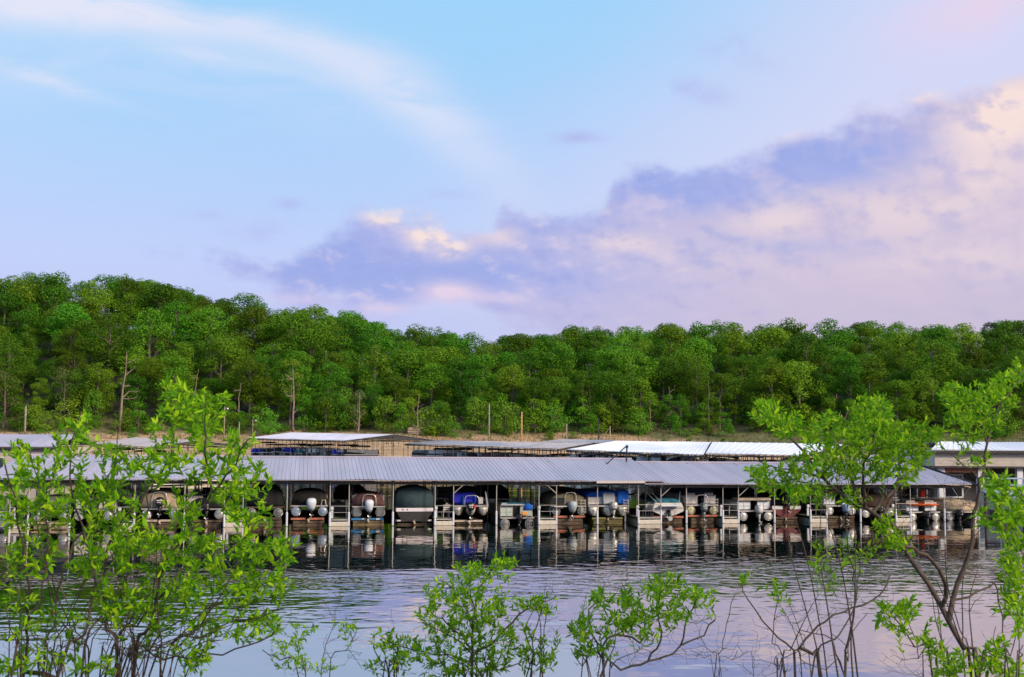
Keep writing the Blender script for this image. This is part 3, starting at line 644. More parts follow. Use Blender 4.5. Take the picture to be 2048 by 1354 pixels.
# walkway and fingers
mb = MB(); mb.box(((sL[0] + s2R[0]) / 2, 8.65, .42), (s2R[0] - sL[0] - 1, 1.9, .1)); mb.build('walkway', DECKM, DE)
mb = MB(); mb.box(((sL[0] + s2R[0]) / 2, 8.65, .15), (s2R[0] - sL[0] - 1.4, 1.6, .42)); mb.build('walkway_float', UNDER, DE)
RAILM = M('rail steel', (.42, .40, .37), .5, .3, var=.15)
SIDEF = M('greenish float side', (.30, .34, .29), .7, var=.25, vs=3)
for a, c in FING:
    s0, s1 = EX(a), EX(c); m = (s0 + s1) / 2; wd = s1 - s0
    mb = MB(); mb.box((m, 3.85, .43), (wd - .02, 7.55, .06)); fo = mb.build('finger_deck', DECKM, DE)
    q = MB(); q.box((m, .1, .14), (wd - .06, .26, .30), bev=.03); q.build('float_front', FLOAT, fo)
    q = MB(); q.box((m, 3.98, .12), (wd - .12, 7.4, .3)); q.build('float_side', SIDEF, fo)
    q = MB()
    q.box((m, .06, .425), (wd - .06, .05, .075))
    q.cyl((s0, .02, 1.36), (s1, .02, 1.36), .022, 6); q.cyl((s0, .02, .93), (s1, .02, .93), .018, 6)
    for x in np.linspace(s0 + .1, s1 - .1, 3): q.cyl((x, .03, .28), (x, .03, .42), .015, 4)
    q.build('railing', RAILM, fo)
    q = MB(); q.cyl((s1 - .12, 1.6, .4), (s1 - .12, 1.6, 1.15), .035, 8); q.build('mooring_post', SLEEVE, fo); q = MB(); q.cyl((s0 + .1, 3.4, .4), (s0 + .1, 3.4, 1.15), .035, 8); q.build('mooring_post', SLEEVE, fo)
    q = MB(); q.box((s0 + .16, .9, .86), (.16, .14, .8), bev=.03); q.box((s0 + .16, .82, 1.16), (.2, .16, .22), bev=.03); q.build('power_pedestal', SLEEVE, fo)
    q = MB(); q.tube([(s0 + .2, .9, .9), (s0 + .34, 1.0, .6), (s0 + .25, 1.3, .5), (s0 + .5, 1.5, .49), (s0 + .3, 1.9, .49)], .02, 5); q.build('water_hose', M('green hose', (.03, .12, .05), .6), fo)
    mb = MB(); mb.box((m, 13.4, .43), (wd - .02, 7.4, .06)); bo = mb.build('finger_deck', DECKM, DE)
    q = MB(); q.box((m, 13.4, .12), (wd - .12, 7.3, .3)); q.build('float_side', SIDEF, bo)
# fascia and gutter where the two roofs meet
a = S(1193, 961.5, -.55); c = S(1290, 964, -.55)
mb = MB(); mb.box(((a[0] + c[0]) / 2, -.57, (a[1] + c[1]) / 2 - .04), (c[0] - a[0], .06, .17)); mb.build('fascia_board', FASC, DE)
a = S(1322, 964, -.2)
# steel frame poking above the ridge
g = lambda px, py, d: (S(px, py, d)[0], d, S(px, py, d)[1])
fe = thing('winch_frame', 'dark steel triangular frame standing on the near dock roof', 'frame', W(*g(1253, 928, 7.5)[:2], 0), R(9.5)); fs, fd, _ = g(1253, 928, 7.5)
loc = lambda p: (p[0] - fs, p[1] - fd, p[2])
mb = MB(); mb.cyl(loc(g(1252.5, 928, 7.5)), loc(g(1254, 890, 7.5)), .06, 6); mb.build('upright', DKM, fe)
mb = MB(); mb.cyl(loc(g(1254, 891, 7.5)), loc(g(1211, 930, 6.3)), .05, 6); mb.build('brace', DKM, fe)
mb = MB(); mb.cyl(loc(g(1254, 896, 7.5)), loc(g(1254, 891, 7.5)), .1, 6); mb.build('bracket', DKM, fe)
# ------------------------------------------------------------------ far docks
def far_dock(label, FL, FR, RL, RR, mat, n_posts=9, cols=3, z_under=.09, gable=True, wall=None, overhang=0):
    """FL, FR: front eave corners, RL, RR: ridge ends, all world points"""
    FL, FR, RL, RR = map(Vector, (FL, FR, RL, RR)); base = Vector(((FL.x + FR.x) / 2, (FL.y + FR.y) / 2, 0))
    BL, BR = RL * 2 - FL, RR * 2 - FR; BL.z, BR.z = FL.z, FR.z
    e = thing('covered_dock', label, 'boat dock', base)
    f = lambda p: Vector(p) - base
    mb = MB(); roof_sheet(mb, f(FL), f(FR), f(RR), f(RL), .6, .03); roof_sheet(mb, f(BR), f(BL), f(RL), f(RR), .6, .03); mb.build('roof', mat, e)
    ins = lambda P, Q, k: P + (Q - P).normalized() * k
    mb = MB()
    for A, Bq, Rr in ((FL, BL, RL), (FR, BR, RR)):
        for P in (A, Bq):
            d = (Rr - P); mb.cyl(f(P) - Vector((0, 0, .16)), f(Rr) - Vector((0, 0, .16)), .09, 4)
        mb.cyl(f(A) - Vector((0, 0, .1)), f(Bq) - Vector((0, 0, .1)), .07, 4)
        for k in (.2, .35, .5, .65, .8):
            zz = A.z + (Rr.z - A.z) * (1 - abs(k - .5) * 2) - .15; q = f(A.lerp(Bq, k)); mb.cyl((q.x, q.y, A.z - .1), (q.x, q.y, zz), .05, 4)
    for A, Bq in ((FL, FR), (BL, BR)): mb.cyl(f(A) - Vector((0, 0, .22)), f(Bq) - Vector((0, 0, .22)), .1, 4)
    mb.build('roof_truss', UNDER, e)
    for j in range(cols):
        t = .03 + .94 * j / (cols - 1)
        A, Bq = FL.lerp(BL, t), FR.lerp(BR, t)
        for i in range(n_posts):
            k = .01 + .98 * i / (n_posts - 1); p = f(A.lerp(Bq, k)); q = MB()
            zt = FL.lerp(FR, k).z - .1 + (RL.z - FL.z) * (1 - abs(t - .5) * 2) * .9
            q.cyl((p.x, p.y, -.5), (p.x, p.y, zt), .045, 5); q.build('post', UNDER if i % 2 else POST, e)
    mb = MB()
    a, bq, c, d = [f(p) for p in (FL, FR, BR, BL)]
    for t0, t1 in ((.42, .58),):
        p = [a.lerp(d, t0), bq.lerp(c, t0), bq.lerp(c, t1), a.lerp(d, t1)]
        mb.loft([[Vector((q.x, q.y, .05)) for q in p], [Vector((q.x, q.y, .5)) for q in p]], True, True)
    for i in range(0, n_posts, 2):
        k = .01 + .98 * i / (n_posts - 1); p0 = a.lerp(bq, k); p1 = d.lerp(c, k); u = (bq - a).normalized() * .5
        mb.loft([[Vector((q.x, q.y, z)) for q in (p0 - u, p0 + u, p1 + u, p1 - u)] for z in (.1, .48)], True, True)
    mb.build('deck', FLOAT, e)
    return e, FL, FR, RL, RR
B1 = far_dock('pale grey roofed far dock with an open dark gable end at its right', at(497, 876, 204), at(690, 881, 182), at(580, 865, 214), at(787, 869, 183), ROOF_B, 24)
C1 = far_dock('long brownish grey roofed far dock left of the white roof', at(810, 887, 171), at(1116, 898, 137), at(872, 880.5, 168), at(1185, 886, 145), ROOF_C, 24)
C2 = far_dock('small brownish grey dock roof showing behind the long brown one', at(1075, 884, 190), at(1235, 886, 184), at(1122, 878.5, 200), at(1222, 880, 195), ROOF_C, 8)
D1 = far_dock('big white roofed far dock with a pointed left end', at(1133, 899, 131), at(1406, 909, 116), at(1230, 882, 137), at(1421, 884, 134), ROOF_D, 22)
D2 = far_dock('white roofed far dock joined to the right of the big white one', at(1411, 907, 118), at(1612, 910, 114), at(1425, 884, 131), at(1690, 888.5, 125), ROOF_D, 18)
E1 = far_dock('low brownish far dock roof behind the top of the left shrub', at(183, 887, 154), at(300, 894, 134), at(269, 875, 160), at(396, 880.5, 138), ROOF_C, 9)
J1 = far_dock('blue grey dock roof behind the right end of the near dock', at(1700, 925.5, 112), at(1930, 926, 110), at(1745, 909, 122), at(1905, 911, 120), ROOF_A, 8)
# left building
SID = M('beige lap siding', (.52, .45, .38), .75, var=.08, vs=2); TRIM = M('white trim', (.75, .73, .72), .6, var=.06); GLASS = M('dark window glass', (.02, .025, .03), .1, .0, var=.1, spec=.8)
def building(label, px0, px1, y_eave, y_ridge, Yf, depth, roofm, wall_b=.5, win=(), oh=.5, ridge_in=.0, name='marina_building'):
    a = at(px0, y_eave, Yf); c = at(px1, y_eave + (px1 - px0) * ROLL, Yf); ze = a.z; e = thing(name, label, 'building', (a.x, Yf, 0)); L = c.x - a.x
    zr = at((px0 + px1) / 2, y_ridge, Yf + depth / 2).z
    mb = MB(); mb.box((L / 2, depth / 2, (wall_b + ze) / 2 - .1), (L - 2 * oh, depth - 2 * oh, ze - wall_b - .2)); wl = mb.build('wall', SID, e)
    mb = MB(); roof_sheet(mb, (0, 0, ze), (L, 0, ze), (L - ridge_in, depth / 2, zr), (ridge_in, depth / 2, zr), .5, .03); roof_sheet(mb, (L, depth, ze), (0, depth, ze), (ridge_in, depth / 2 + .002, zr), (L - ridge_in, depth / 2 + .002, zr), .5, .03); mb.build('roof', roofm, e)
    mb = MB(); mb.box((L / 2, .05, ze - .18), (L, .08, .2)); mb.build('fascia', UNDER, e)
    mb = MB(); mb.box((L / 2, depth / 2, .2), (L + 1, depth + 1.5, .5)); mb.build('float', UNDER, e)
    for (u, w_, z0, z1) in win:
        q = MB(); q.box((u * L, oh - .02, (z0 + z1) / 2), (w_ + .16, .06, z1 - z0 + .16)); fr = q.build('window', TRIM, e)
        q = MB(); q.box((u * L, oh - .045, (z0 + z1) / 2), (w_, .05, z1 - z0)); q.build('pane', GLASS, fr)
    # lap lines
    q = MB()
    for z in np.arange(wall_b + .3, ze - .3, .3): q.box((L / 2, oh - .008, z), (L - 2 * oh, .02, .02))
    q.build('lap_siding', SID, wl)
    return e, L, ze
G1 = building('beige floating building with a blue metal roof at the left edge', -150, 112, 892, 868, 137, 14, ROOF_A, win=((.72, 1.2, 1.6, 2.9), (.9, 1.1, 1.4, 3.0), (.55, 1.2, 1.6, 2.9)))
H1 = building('two storey beige marina building with a white roof at the right edge', 1862, 2300, 899, 884.5, 104, 13, ROOF_D, wall_b=3.6, win=(), ridge_in=3)
e, L, ze = H1
for i in range(6):
    mb = MB(); mb.box((1.0 + i * (L - 2) / 5, .5, 1.9), (.5, .5, 3.3)); mb.build('column', TRIM, e)
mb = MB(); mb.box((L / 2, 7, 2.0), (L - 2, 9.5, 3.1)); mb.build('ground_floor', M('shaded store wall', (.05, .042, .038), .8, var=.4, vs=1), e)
for i in range(4):
    mb = MB(); mb.box((2.6 + i * (L - 4) / 4, 2.2, 1.9), (1.9, .06, 2.1)); fr = mb.build('window', TRIM, e)
    mb = MB(); mb.box((2.6 + i * (L - 4) / 4, 2.16, 1.9), (1.6, .05, 1.8)); mb.build('pane', GLASS, fr)
mb = MB(); mb.box((L / 2, .3, 3.62), (L, .8, .14)); mb.build('balcony_edge', UNDER, e)
mb = MB(); mb.box((3.2, .5, 3.35), (4.4, .3, .4)); mb.build('awning', M('rust red awning', (.28, .10, .06), .8), e)
BLUEM = M('blue grey railing', (.30, .38, .46), .5, .2, var=.1)
p = at(1985, 985, 90); e = thing('gangway', 'blue grey railed gangway in front of the marina building', 'gangway', (p.x, 91, p.z), .1)
mb = MB(); mb.box((3, 0, 0), (7, 1.2, .12)); mb.build('deck', BLUEM, e)
for s_ in (-.58, .58):
    mb = MB()
    for z in (.5, 1.0): mb.cyl((-.5, s_, z), (6.5, s_, z), .035, 6)
    for i in range(8): mb.cyl((-.5 + i, s_, 0), (-.5 + i, s_, 1.0), .035, 6)
    mb.build('railing', BLUEM, e)
for x in (0, 3, 6):
    mb = MB(); mb.cyl((x, .3, -p.z - .4), (x, .3, 0), .1, 8); mb.build('support', UNDER, e)
# ------------------------------------------------------------------ boats
def C(r, g, bl): return tuple((((x / 255 + .055) / 1.055) ** 2.4 if x > 10 else x / 3294) for x in (r, g, bl))
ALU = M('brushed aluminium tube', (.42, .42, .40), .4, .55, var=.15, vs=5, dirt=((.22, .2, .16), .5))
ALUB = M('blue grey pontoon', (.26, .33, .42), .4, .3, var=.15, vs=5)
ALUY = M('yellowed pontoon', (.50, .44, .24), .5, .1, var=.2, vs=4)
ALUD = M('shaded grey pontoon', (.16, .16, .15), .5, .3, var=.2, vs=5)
WHT = M('white gelcoat', (.62, .58, .54), .3, var=.05, vs=2, dirt=((.5, .45, .38), .25)); WHT2 = M('cool white panel', (.66, .70, .74), .35, var=.06)
BLK = M('black plastic', (.012, .012, .013), .35, var=.2); SIL = M('silver cowling', (.42, .43, .42), .35, .3, var=.1); GRYC = M('grey cowling', (.16, .18, .19), .35, .1, var=.1)
BAG = M('white motor bag', (.62, .65, .70), .7, var=.08, vs=5, wrinkle=.5)
CHR = M('polished rail', (.6, .56, .5), .3, .6, var=.1)
def cloth(name, col): return M(name, col, .85, var=.16, vs=2.5, wrinkle=.7, spec=.2)
DKB = cloth('black brown canvas', (.022, .019, .015)); MAR = cloth('maroon canvas', (.115, .055, .05)); TEA = cloth('dark teal tarpaulin', (.035, .06, .068)); NAV = cloth('navy canvas', (.018, .022, .042)); TAN = cloth('tan canvas', (.40, .31, .21)); OLV = cloth('olive beige canvas', (.17, .145, .095)); BLU = cloth('royal blue canvas', (.022, .03, .42)); SKB = cloth('bright blue canvas', (.015, .11, .46)); TEL = cloth('teal canvas', (.03, .15, .2)); ORG = cloth('orange tarpaulin', (.75, .14, .025)); BLC = cloth('black canvas', (.012, .012, .013)); GRC = cloth('grey canvas', (.12, .12, .12)); SLV = cloth('pale silver canvas', (.42, .44, .46))
BRN = M('wet brown timber', (.105, .07, .042), .85, var=.3, vs=4, bump=.3); REDB = M('red painted beam', (.44, .13, .07), .6, var=.15, vs=5, dirt=((.55, .34, .2), .5)); BLB = M('blue beam', (.03, .17, .38), .5, var=.15); OLB = M('olive beam', (.16, .135, .035), .7, var=.25); BEI = M('beige beam', (.48, .38, .28), .7, var=.15)
GREYP = M('grey skirt', (.13, .13, .13), .6, var=.2)
def arch(mb, x0, x1, z0, z1, y, r=.03, n=8):
    pts = [(x0, y, z0)]
    for i in range(n + 1):
        a = math.pi * (1 - i / n); cx, rx = (x0 + x1) / 2, abs(x1 - x0) / 2
        k = .45
        pts.append((cx + rx * (abs(math.cos(a)) ** k) * (1 if math.cos(a) > 0 else -1), y, z0 + (z1 - z0) * (math.sin(a) ** k if math.sin(a) > 0 else 0)))
    pts.append((x1, y, z0)); mb.tube(pts, r, 6)
def tarp(mb, w_, y0, y1, z0, z1, sag=.12, bow=.75, seed=0, edge=.35, nseg=9):
    """draped cover as lofted cross sections"""
    rng = random.Random(seed); rings = []
    h = z1 - z0
    prof = [(-.5, 0), (-.505, edge * .5), (-.49, edge), (-.43, edge + (1 - edge) * .6), (-.3, .92), (-.12, .99), (0, 1.0), (.12, .99), (.3, .92), (.43, edge + (1 - edge) * .6), (.49, edge), (.505, edge * .5), (.5, 0)]
    for i in range(nseg + 1):
        t = i / nseg; k = 1 - (1 - bow) * t ** 2.2; top = (.82 if i == 0 else 1.0) * (1 - sag * math.sin(t * 9.4) ** 2) * (1 - .25 * t)
        yy = y0 + (y1 - y0) * (0 if i == 0 else max(t, .06 if i == 1 else t))
        rings.append([(a * w_ * k + rng.uniform(-.015, .015), yy + (.12 * (1 - bq) if i == 0 else 0) - (.1 * (1 - bq) if i == 0 else 0), z0 + bq * h * top + rng.uniform(-.012, .012)) for a, bq in prof])
    mb.loft(rings, closed=True, caps=True)
def outboard(e, x, y, z_top, h=1.15, cowl=BLK, leg=BLK, wd=.42, bag=None, stripe=None, tilt=.0):
    """cowling on top, tapered leg, gearcase, skeg and propeller"""
    o_mb = MB(); zc = z_top - h * .42
    o_mb.tube([(x, y, zc + .02), (x, y - .02, zc - h * .2), (x, y - .02, zc - h * .42)], [wd * .34, wd * .22, wd * .15], 8)
    zl = zc - h * .48
    o_mb.tube([(x, y + .18, zl), (x, y, zl), (x, y - .22, zl), (x, y - .3, zl)], [.03, .065, .06, .03], 8)
    o_mb.add([(x - .012, y + .1, zl), (x + .012, y + .1, zl), (x + .012, y - .1, zl), (x - .012, y - .1, zl), (x, y - .02, zl - .2)], [(0, 1, 4), (1, 2, 4), (2, 3, 4), (3, 0, 4)])
    o_mb.box((x, y + .22, zc - h * .12), (wd * .5, .28, h * .2), bev=.03)
    m = o_mb.build('outboard_motor', leg, e, True)
    c = MB(); hh = h * .42
    def ring(z, k, dy=0): return [(x + a * wd * .5 * k, y + dy + bq * wd * .75 * k, z) for a, bq in ((-.6, -1), (.6, -1), (1, -.6), (1, .6), (.6, 1), (-.6, 1), (-1, .6), (-1, -.6))]
    if bag: c.loft([ring(zc - .28, .5), ring(zc - .1, .8), ring(zc + hh * .5, 1.08), ring(zc + hh * .85, .98), ring(z_top, .55)], True, True); c.build('motor_cover', bag, m, True)
    else:
        c.loft([ring(zc - .02, .8), ring(zc + hh * .3, 1.0), ring(zc + hh * .7, .98, -.01), ring(zc + hh * .93, .84, -.02), ring(z_top, .5, -.03)], True, True); c.build('cowling', cowl, m, True)
        if stripe:
            c = MB(); c.box((x, y - wd * .76, zc + hh * .62), (wd * .7, .02, .07)); c.box((x - .02, y - wd * .76, zc + hh * .38), (wd * .5, .02, .04)); c.build('decal_band', stripe, m)
    p = MB()
    for k in range(3):
        a = k * 2.09; p.add([(x, y - .31, zl), (x + .16 * math.cos(a), y - .29, zl + .16 * math.sin(a)), (x + .15 * math.cos(a + .7), y - .34, zl + .15 * math.sin(a + .7))], [(0, 1, 2), (2, 1, 0)])
    p.cyl((x, y - .25, zl), (x, y - .38, zl), .045, 6); p.build('propeller', SIL, m)
    return m
def lift(s, w_, beamm=REDB, z=.5, blocks=None, tank=BRN, label='boat lift', tank_h=.36, gap=.0):
    e = thing('boat_lift', label, 'boat lift', W(s, .45), R(9.5))
    mb = MB(); mb.box((-.1 - w_ * .27, .35, z), (w_ * .46, .14, .13)); mb.box((w_ * .25, .35, z), (w_ * .46, .14, .13)); mb.build('crossbeam', beamm, e)
    mb = MB(); mb.box((0, .33, z - .03), (.12, .16, .16)); mb.tube([(-.08, .22, z - .04), (0, .2, z - .15), (.04, .22, z - .22)], .05, 6); mb.build('winch_block', BEI, e)
    if blocks:
        mb = MB()
        for x in blocks: mb.box((x * w_, .268, z), (.24, .03, .1))
        mb.build('bunk_end', WHT, e)
    mb = MB(); mb.box((0, 2.6, (tank_h - .3) / 2), (w_ * .98 - gap, 4.4, tank_h + .3), bev=.05); t = mb.build('float_tank', tank, e)
    q = MB(); q.box((0, .37, tank_h * .5), (w_ * .95 - gap, .05, .05)); q.build('waler', BRN, t)
    for sx in (-1, 1):
        mb = MB(); mb.box((sx * w_ * .32, 3.2, z), (.12, 4.6, .12)); mb.build('bunk', BRN, e)
    return e
def pontoon(s, w_, label, d0=.75, zt=.62, td=.62, tubes=2, tm=ALU, vtube=False, fence=WHT, fz=.68, cover=None, cz=.9, motor=None, arch_m=None, ladder=0, bimini=None, bz=2.75, L=6.4, group=None, seed=0, deckm=GREYP, name='pontoon_boat', bow_out=False, parent_xyz=None, rz=None, flag_rail=False, cov_bow=.8, simple=False, trim=CHR):
    loc = W(s, d0) if parent_xyz is None else Vector(parent_xyz)
    e = thing(name, label, 'boat', loc, R(9.5) if rz is None else rz, group)
    dz = zt + td + .06
    xs_ = [-w_ * .37, w_ * .37] + ([0] if tubes == 3 else [])
    for x in xs_:
        mb = MB(); r = td / 2; zc = zt + r
        if vtube:
            sec = [(-r * 1.1, r), (-r * 1.0, .1 * r), (-r * .45, -r * .85), (0, -r), (r * .45, -r * .85), (r * 1.0, .1 * r), (r * 1.1, r)]
            mb.loft([[(x + a * k, y, zc + c * k) for a, c in sec] for y, k in ((0, .97), (.05, 1), (L * .8, 1), (L * .95, .6), (L, .15))], True, True)
        else:
            mb.tube([(x, -.04, zc), (x, 0, zc), (x, .06, zc), (x, L * .8, zc), (x, L * .92, zc + .06), (x, L * 1.0, zc + r * .5)], [r * .55, r * .9, r, r, r * .7, r * .1], 16)
        o = mb.build('pontoon', tm, e, True)
        if not simple:
            q = MB()
            q.tube([(x + r * .97 * math.cos(a), -.012, zc + r * .97 * math.sin(a)) for a in [k * math.pi / 8 for k in range(17)]], .018, 4) if not vtube else q.box((x, -.01, zc - r * .3), (.03, .02, r))
            q.box((x, -.06, zc + r * .3), (.1, .03, .07)); q.build('end_cap', CHR, o)
    mb = MB(); mb.box((0, L * .48, dz), (w_, L * .96, .07), bev=.02); dk = mb.build('deck', deckm, e)
    q = MB(); q.box((0, -.03, dz), (w_ * 1.01, .035, .085)); q.box((-w_ / 2 - .015, L * .48, dz), (.03, L * .95, .085)); q.box((w_ / 2 + .015, L * .48, dz), (.03, L * .95, .085)); q.build('deck_trim', trim, dk)
    if fence:
        mb = MB(); zf = dz + .05 + fz / 2; gapw = .55
        pw = (w_ * .96 - gapw) / 2
        for sx in (-1, 1):
            mb.box((sx * (gapw / 2 + pw / 2), .42, zf), (pw, .03, fz * .86)); mb.box((sx * w_ * .48, L * .48, zf), (.03, L * .8, fz * .86))
        mb.box((0, L * .9, zf), (w_ * .8, .03, fz * .86)); fo = mb.build('fence_panel', fence, e)
        q = MB()
        for sx in (-1, 1):
            for xx in (gapw / 2, gapw / 2 + pw / 2, w_ * .48): q.cyl((sx * xx, .4, dz), (sx * xx, .4, dz + .06 + fz), .02, 5)
            for zz in (dz + .06 + fz, dz + .05 + fz * .45): q.cyl((sx * gapw / 2, .4, zz), (sx * w_ * .48, .4, zz), .022, 5)
            for yy in np.linspace(.4, L * .88, 5): q.cyl((sx * w_ * .485, yy, dz), (sx * w_ * .485, yy, dz + .06 + fz), .02, 5)
            q.cyl((sx * w_ * .485, .4, dz + .06 + fz), (sx * w_ * .485, L * .88, dz + .06 + fz), .022, 5)
        q.build('rail', CHR, fo)
        if not simple:
            mb = MB(); mb.box((0, 2.2, dz + .4), (.75, .6, .75), bev=.06); mb.build('helm', M('vinyl seat', (.5, .45, .4), .5), e)
            for sx in (-1, 1): mb = MB(); mb.box((sx * w_ * .3, 1.0, dz + .25), (w_ * .3, .7, .45), bev=.06); mb.box((sx * w_ * .3, .70, dz + .5), (w_ * .3, .14, .7), bev=.05); mb.build('seat', M('vinyl seat', (.5, .45, .4), .5), e)
    if cover:
        mb = MB(); tarp(mb, w_ * 1.02, .1, L * .93, dz + .06, dz + .06 + cz, seed=seed, bow=cov_bow); mb.build('boat_cover', cover, e, True)
    if motor:
        mz, kw = motor; outboard(e, kw.pop('x', 0), -.25, mz, **kw)
    if arch_m:
        x0, x1, za = arch_m; mb = MB(); arch(mb, x0, x1, dz, za, -.02, .028); mb.build('ski_rail', CHR, e, True)
    if ladder:
        x = ladder * w_; mb = MB()
        for dx_ in (-.17, .17): mb.cyl((x + dx_, -.08, dz - .5), (x + dx_, -.04, dz + .5), .02, 5)
        for k in range(5): mb.box((x, -.07 + k * .008, dz - .4 + k * .2), (.34, .05, .035))
        mb.build('ladder', CHR, e)
    if bimini:
        mb = MB(); rings = []
        for y in np.linspace(1.0, 3.9, 6):
            k = 1 - .1 * abs(y - 2.45); rings.append([(x * w_ * .5, y, bz - .14 * x * x + .05 * k) for x in np.linspace(-1, 1, 9)] + [(x * w_ * .5, y, bz - .06 - .2 * x * x + .05 * k) for x in np.linspace(1, -1, 9)])
        mb.loft(rings, True, True); bo = mb.build('bimini', bimini, e, True)
        q = MB()
        for sx in (-1, 1):
            q = MB()
            for y1 in (1.1, 3.8): q.cyl((sx * w_ * .48, 2.45, dz + (fz if fence else 0)), (sx * w_ * .48, y1, bz - .18), .022, 5)
            q.build('bimini_frame', CHR, bo)
    return e, dz
def span(a, c, d=.7):
    s0, s1 = S(a, 1020, d)[0], S(c, 1020, d)[0]; return (s0 + s1) / 2, s1 - s0
def zz(px, py, d=.6): return S(px, py, d)[1]
LAB = 'boat lift under the '
# 4 dark covered pontoon with a white bagged motor
s, w_ = span(583, 655); e, dz = pontoon(s, w_, 'pontoon boat with blackish cover, white bagged motor and two blue grey tube ends', tm=ALUB, td=.62, zt=.66, cover=DKB, cz=1.18, motor=(zz(620, 996), dict(bag=BAG, h=1.3, wd=.62, x=.12)), bimini=BLC, bz=2.95, seed=1)
mb = MB()
for a, c in (((.78, -.05), (.84, .4)), ((1.12, -.05), (1.06, .4))): mb.cyl((a[0], -.05, dz + .02), (c[0], -.02, dz + .42), .022, 5)
mb.cyl((.84, -.02, dz + .4), (1.06, -.02, dz + .4), .022, 5); mb.build('ladder', CHR, e)
lift(s - .05, w_ * .9, REDB, .46, label=LAB + 'blackish covered boat with orange red beams')
# 5 maroon
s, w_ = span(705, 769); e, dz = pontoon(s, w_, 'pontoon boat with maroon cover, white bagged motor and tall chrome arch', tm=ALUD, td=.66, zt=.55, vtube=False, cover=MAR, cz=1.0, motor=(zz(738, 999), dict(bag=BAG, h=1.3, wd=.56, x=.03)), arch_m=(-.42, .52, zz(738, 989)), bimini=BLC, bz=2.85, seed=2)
mb = MB(); mb.box((-w_ * .36, .0, .9), (w_ * .24, .25, .62), bev=.05); mb.build('swim_step', GREYP, e); mb = MB(); mb.box((w_ * .36, .0, .9), (w_ * .24, .25, .62), bev=.05); mb.build('swim_step', GREYP, e)
lift(s, w_ * .98, BLB, .42, blocks=(-.15, .3), tank=M('ochre tank', (.19, .14, .07), .8, var=.25), label=LAB + 'maroon covered boat with blue beams')
# 6 dark teal tarp
s, w_ = span(792, 866); e = thing('deck_boat', 'deck boat wrapped in a tall dark teal grey tarpaulin with a white rub rail', 'boat', W(s, .7), R(9.5))
mb = MB(); tarp(mb, w_ * 1.0, 0, 6.2, zz(830, 1017), zz(830, 967), seed=6, edge=.62, bow=.7); mb.build('boat_cover', TEA, e, True)
z0 = zz(830, 1023); z1 = zz(830, 1016)
mb = MB(); mb.loft([[(x * w_ * .505 * k, y, z) for x, y, z in ((-1, yy, z0), (1, yy, z0), (1, yy, z1), (-1, yy, z1))] for yy, k in ((-.06, .97), (0, 1), (4, 1), (5.6, .75), (6.4, .25))], True, True); mb.build('rub_rail', M('pinkish white rail', (.74, .66, .66), .4, var=.06), e)
mb = MB(); mb.loft([[(x * w_ * .48 * k, y, z) for x, y, z in ((-1, yy, z0 - .01), (1, yy, z0 - .01), (.75, yy, z0 - .55 * k), (0, yy, z0 - .72 * k), (-.75, yy, z0 - .55 * k))] for yy, k in ((0, 1), (4, 1), (5.6, .75), (6.4, .25))], True, True); mb.build('hull', M('dark hull', (.03, .025, .022), .4, var=.2), e)
for x in (-.2, -.08):
    mb = MB(); mb.cyl((x * w_ - .3, -.075, (z0 + z1) / 2), (x * w_ - .3, -.05, (z0 + z1) / 2), .05, 8); mb.build('exhaust_port', BLK, e)
lift(s, w_ * .95, UNDER, .3, blocks=(-.44, .44), tank=UNDER, tank_h=.1, label=LAB + 'dark teal tarpaulin boat with white bunk ends')
# 7 royal blue tritoon
s, w_ = span(908, 976); e, dz = pontoon(s, w_, 'tritoon boat with royal blue cover, three grey V shaped tubes and a black motor', tm=M('scuffed alloy tube', (.46, .43, .37), .45, .3, var=.25, vs=6), vtube=True, tubes=3, td=.6, zt=.62, cover=None, fence=None, motor=(zz(940, 1004), dict(cowl=BLK, h=1.25, wd=.5, x=-.05, stripe=WHT)), arch_m=(-.45, .55, zz(940, 991)), seed=7)
mb = MB(); mb.box((-w_ * .16, 1.2, dz + .5), (w_ * .68, 1.8, .82), bev=.16); mb.build('boat_cover', BLU, e)
mb = MB(); mb.box((-w_ * .05, 3.6, dz + .62), (w_ * .9, 3.4, 1.1), bev=.3); mb.build('boat_cover', BLC, e)
mb = MB()
for x in (-.52, .3): mb.cyl((x, .24, dz + .1), (x, .24, dz + .68), .05, 6)
mb.build('seat_strap', SKB, e)
mb = MB(); mb.box((w_ * .3, .4, dz + .35), (.34, .3, .5), bev=.04); mb.build('cooler', WHT, e)
mb = MB(); mb.tube([(w_ * .49, .05, dz), (w_ * .44, .2, dz + 1.0)], [.07, .05], 6); mb.build('rail', CHR, e)
mb = MB(); mb.box((.2, -.66, zz(940, 1012)), (.14, .03, .22)); mb.build('decal_band', M('red decal', (.5, .03, .03), .5), e)
lift(s - .1, w_ * .8, BEI, .24, blocks=(-.06, .2), tank=BRN, tank_h=.12, label=LAB + 'royal blue covered tritoon')
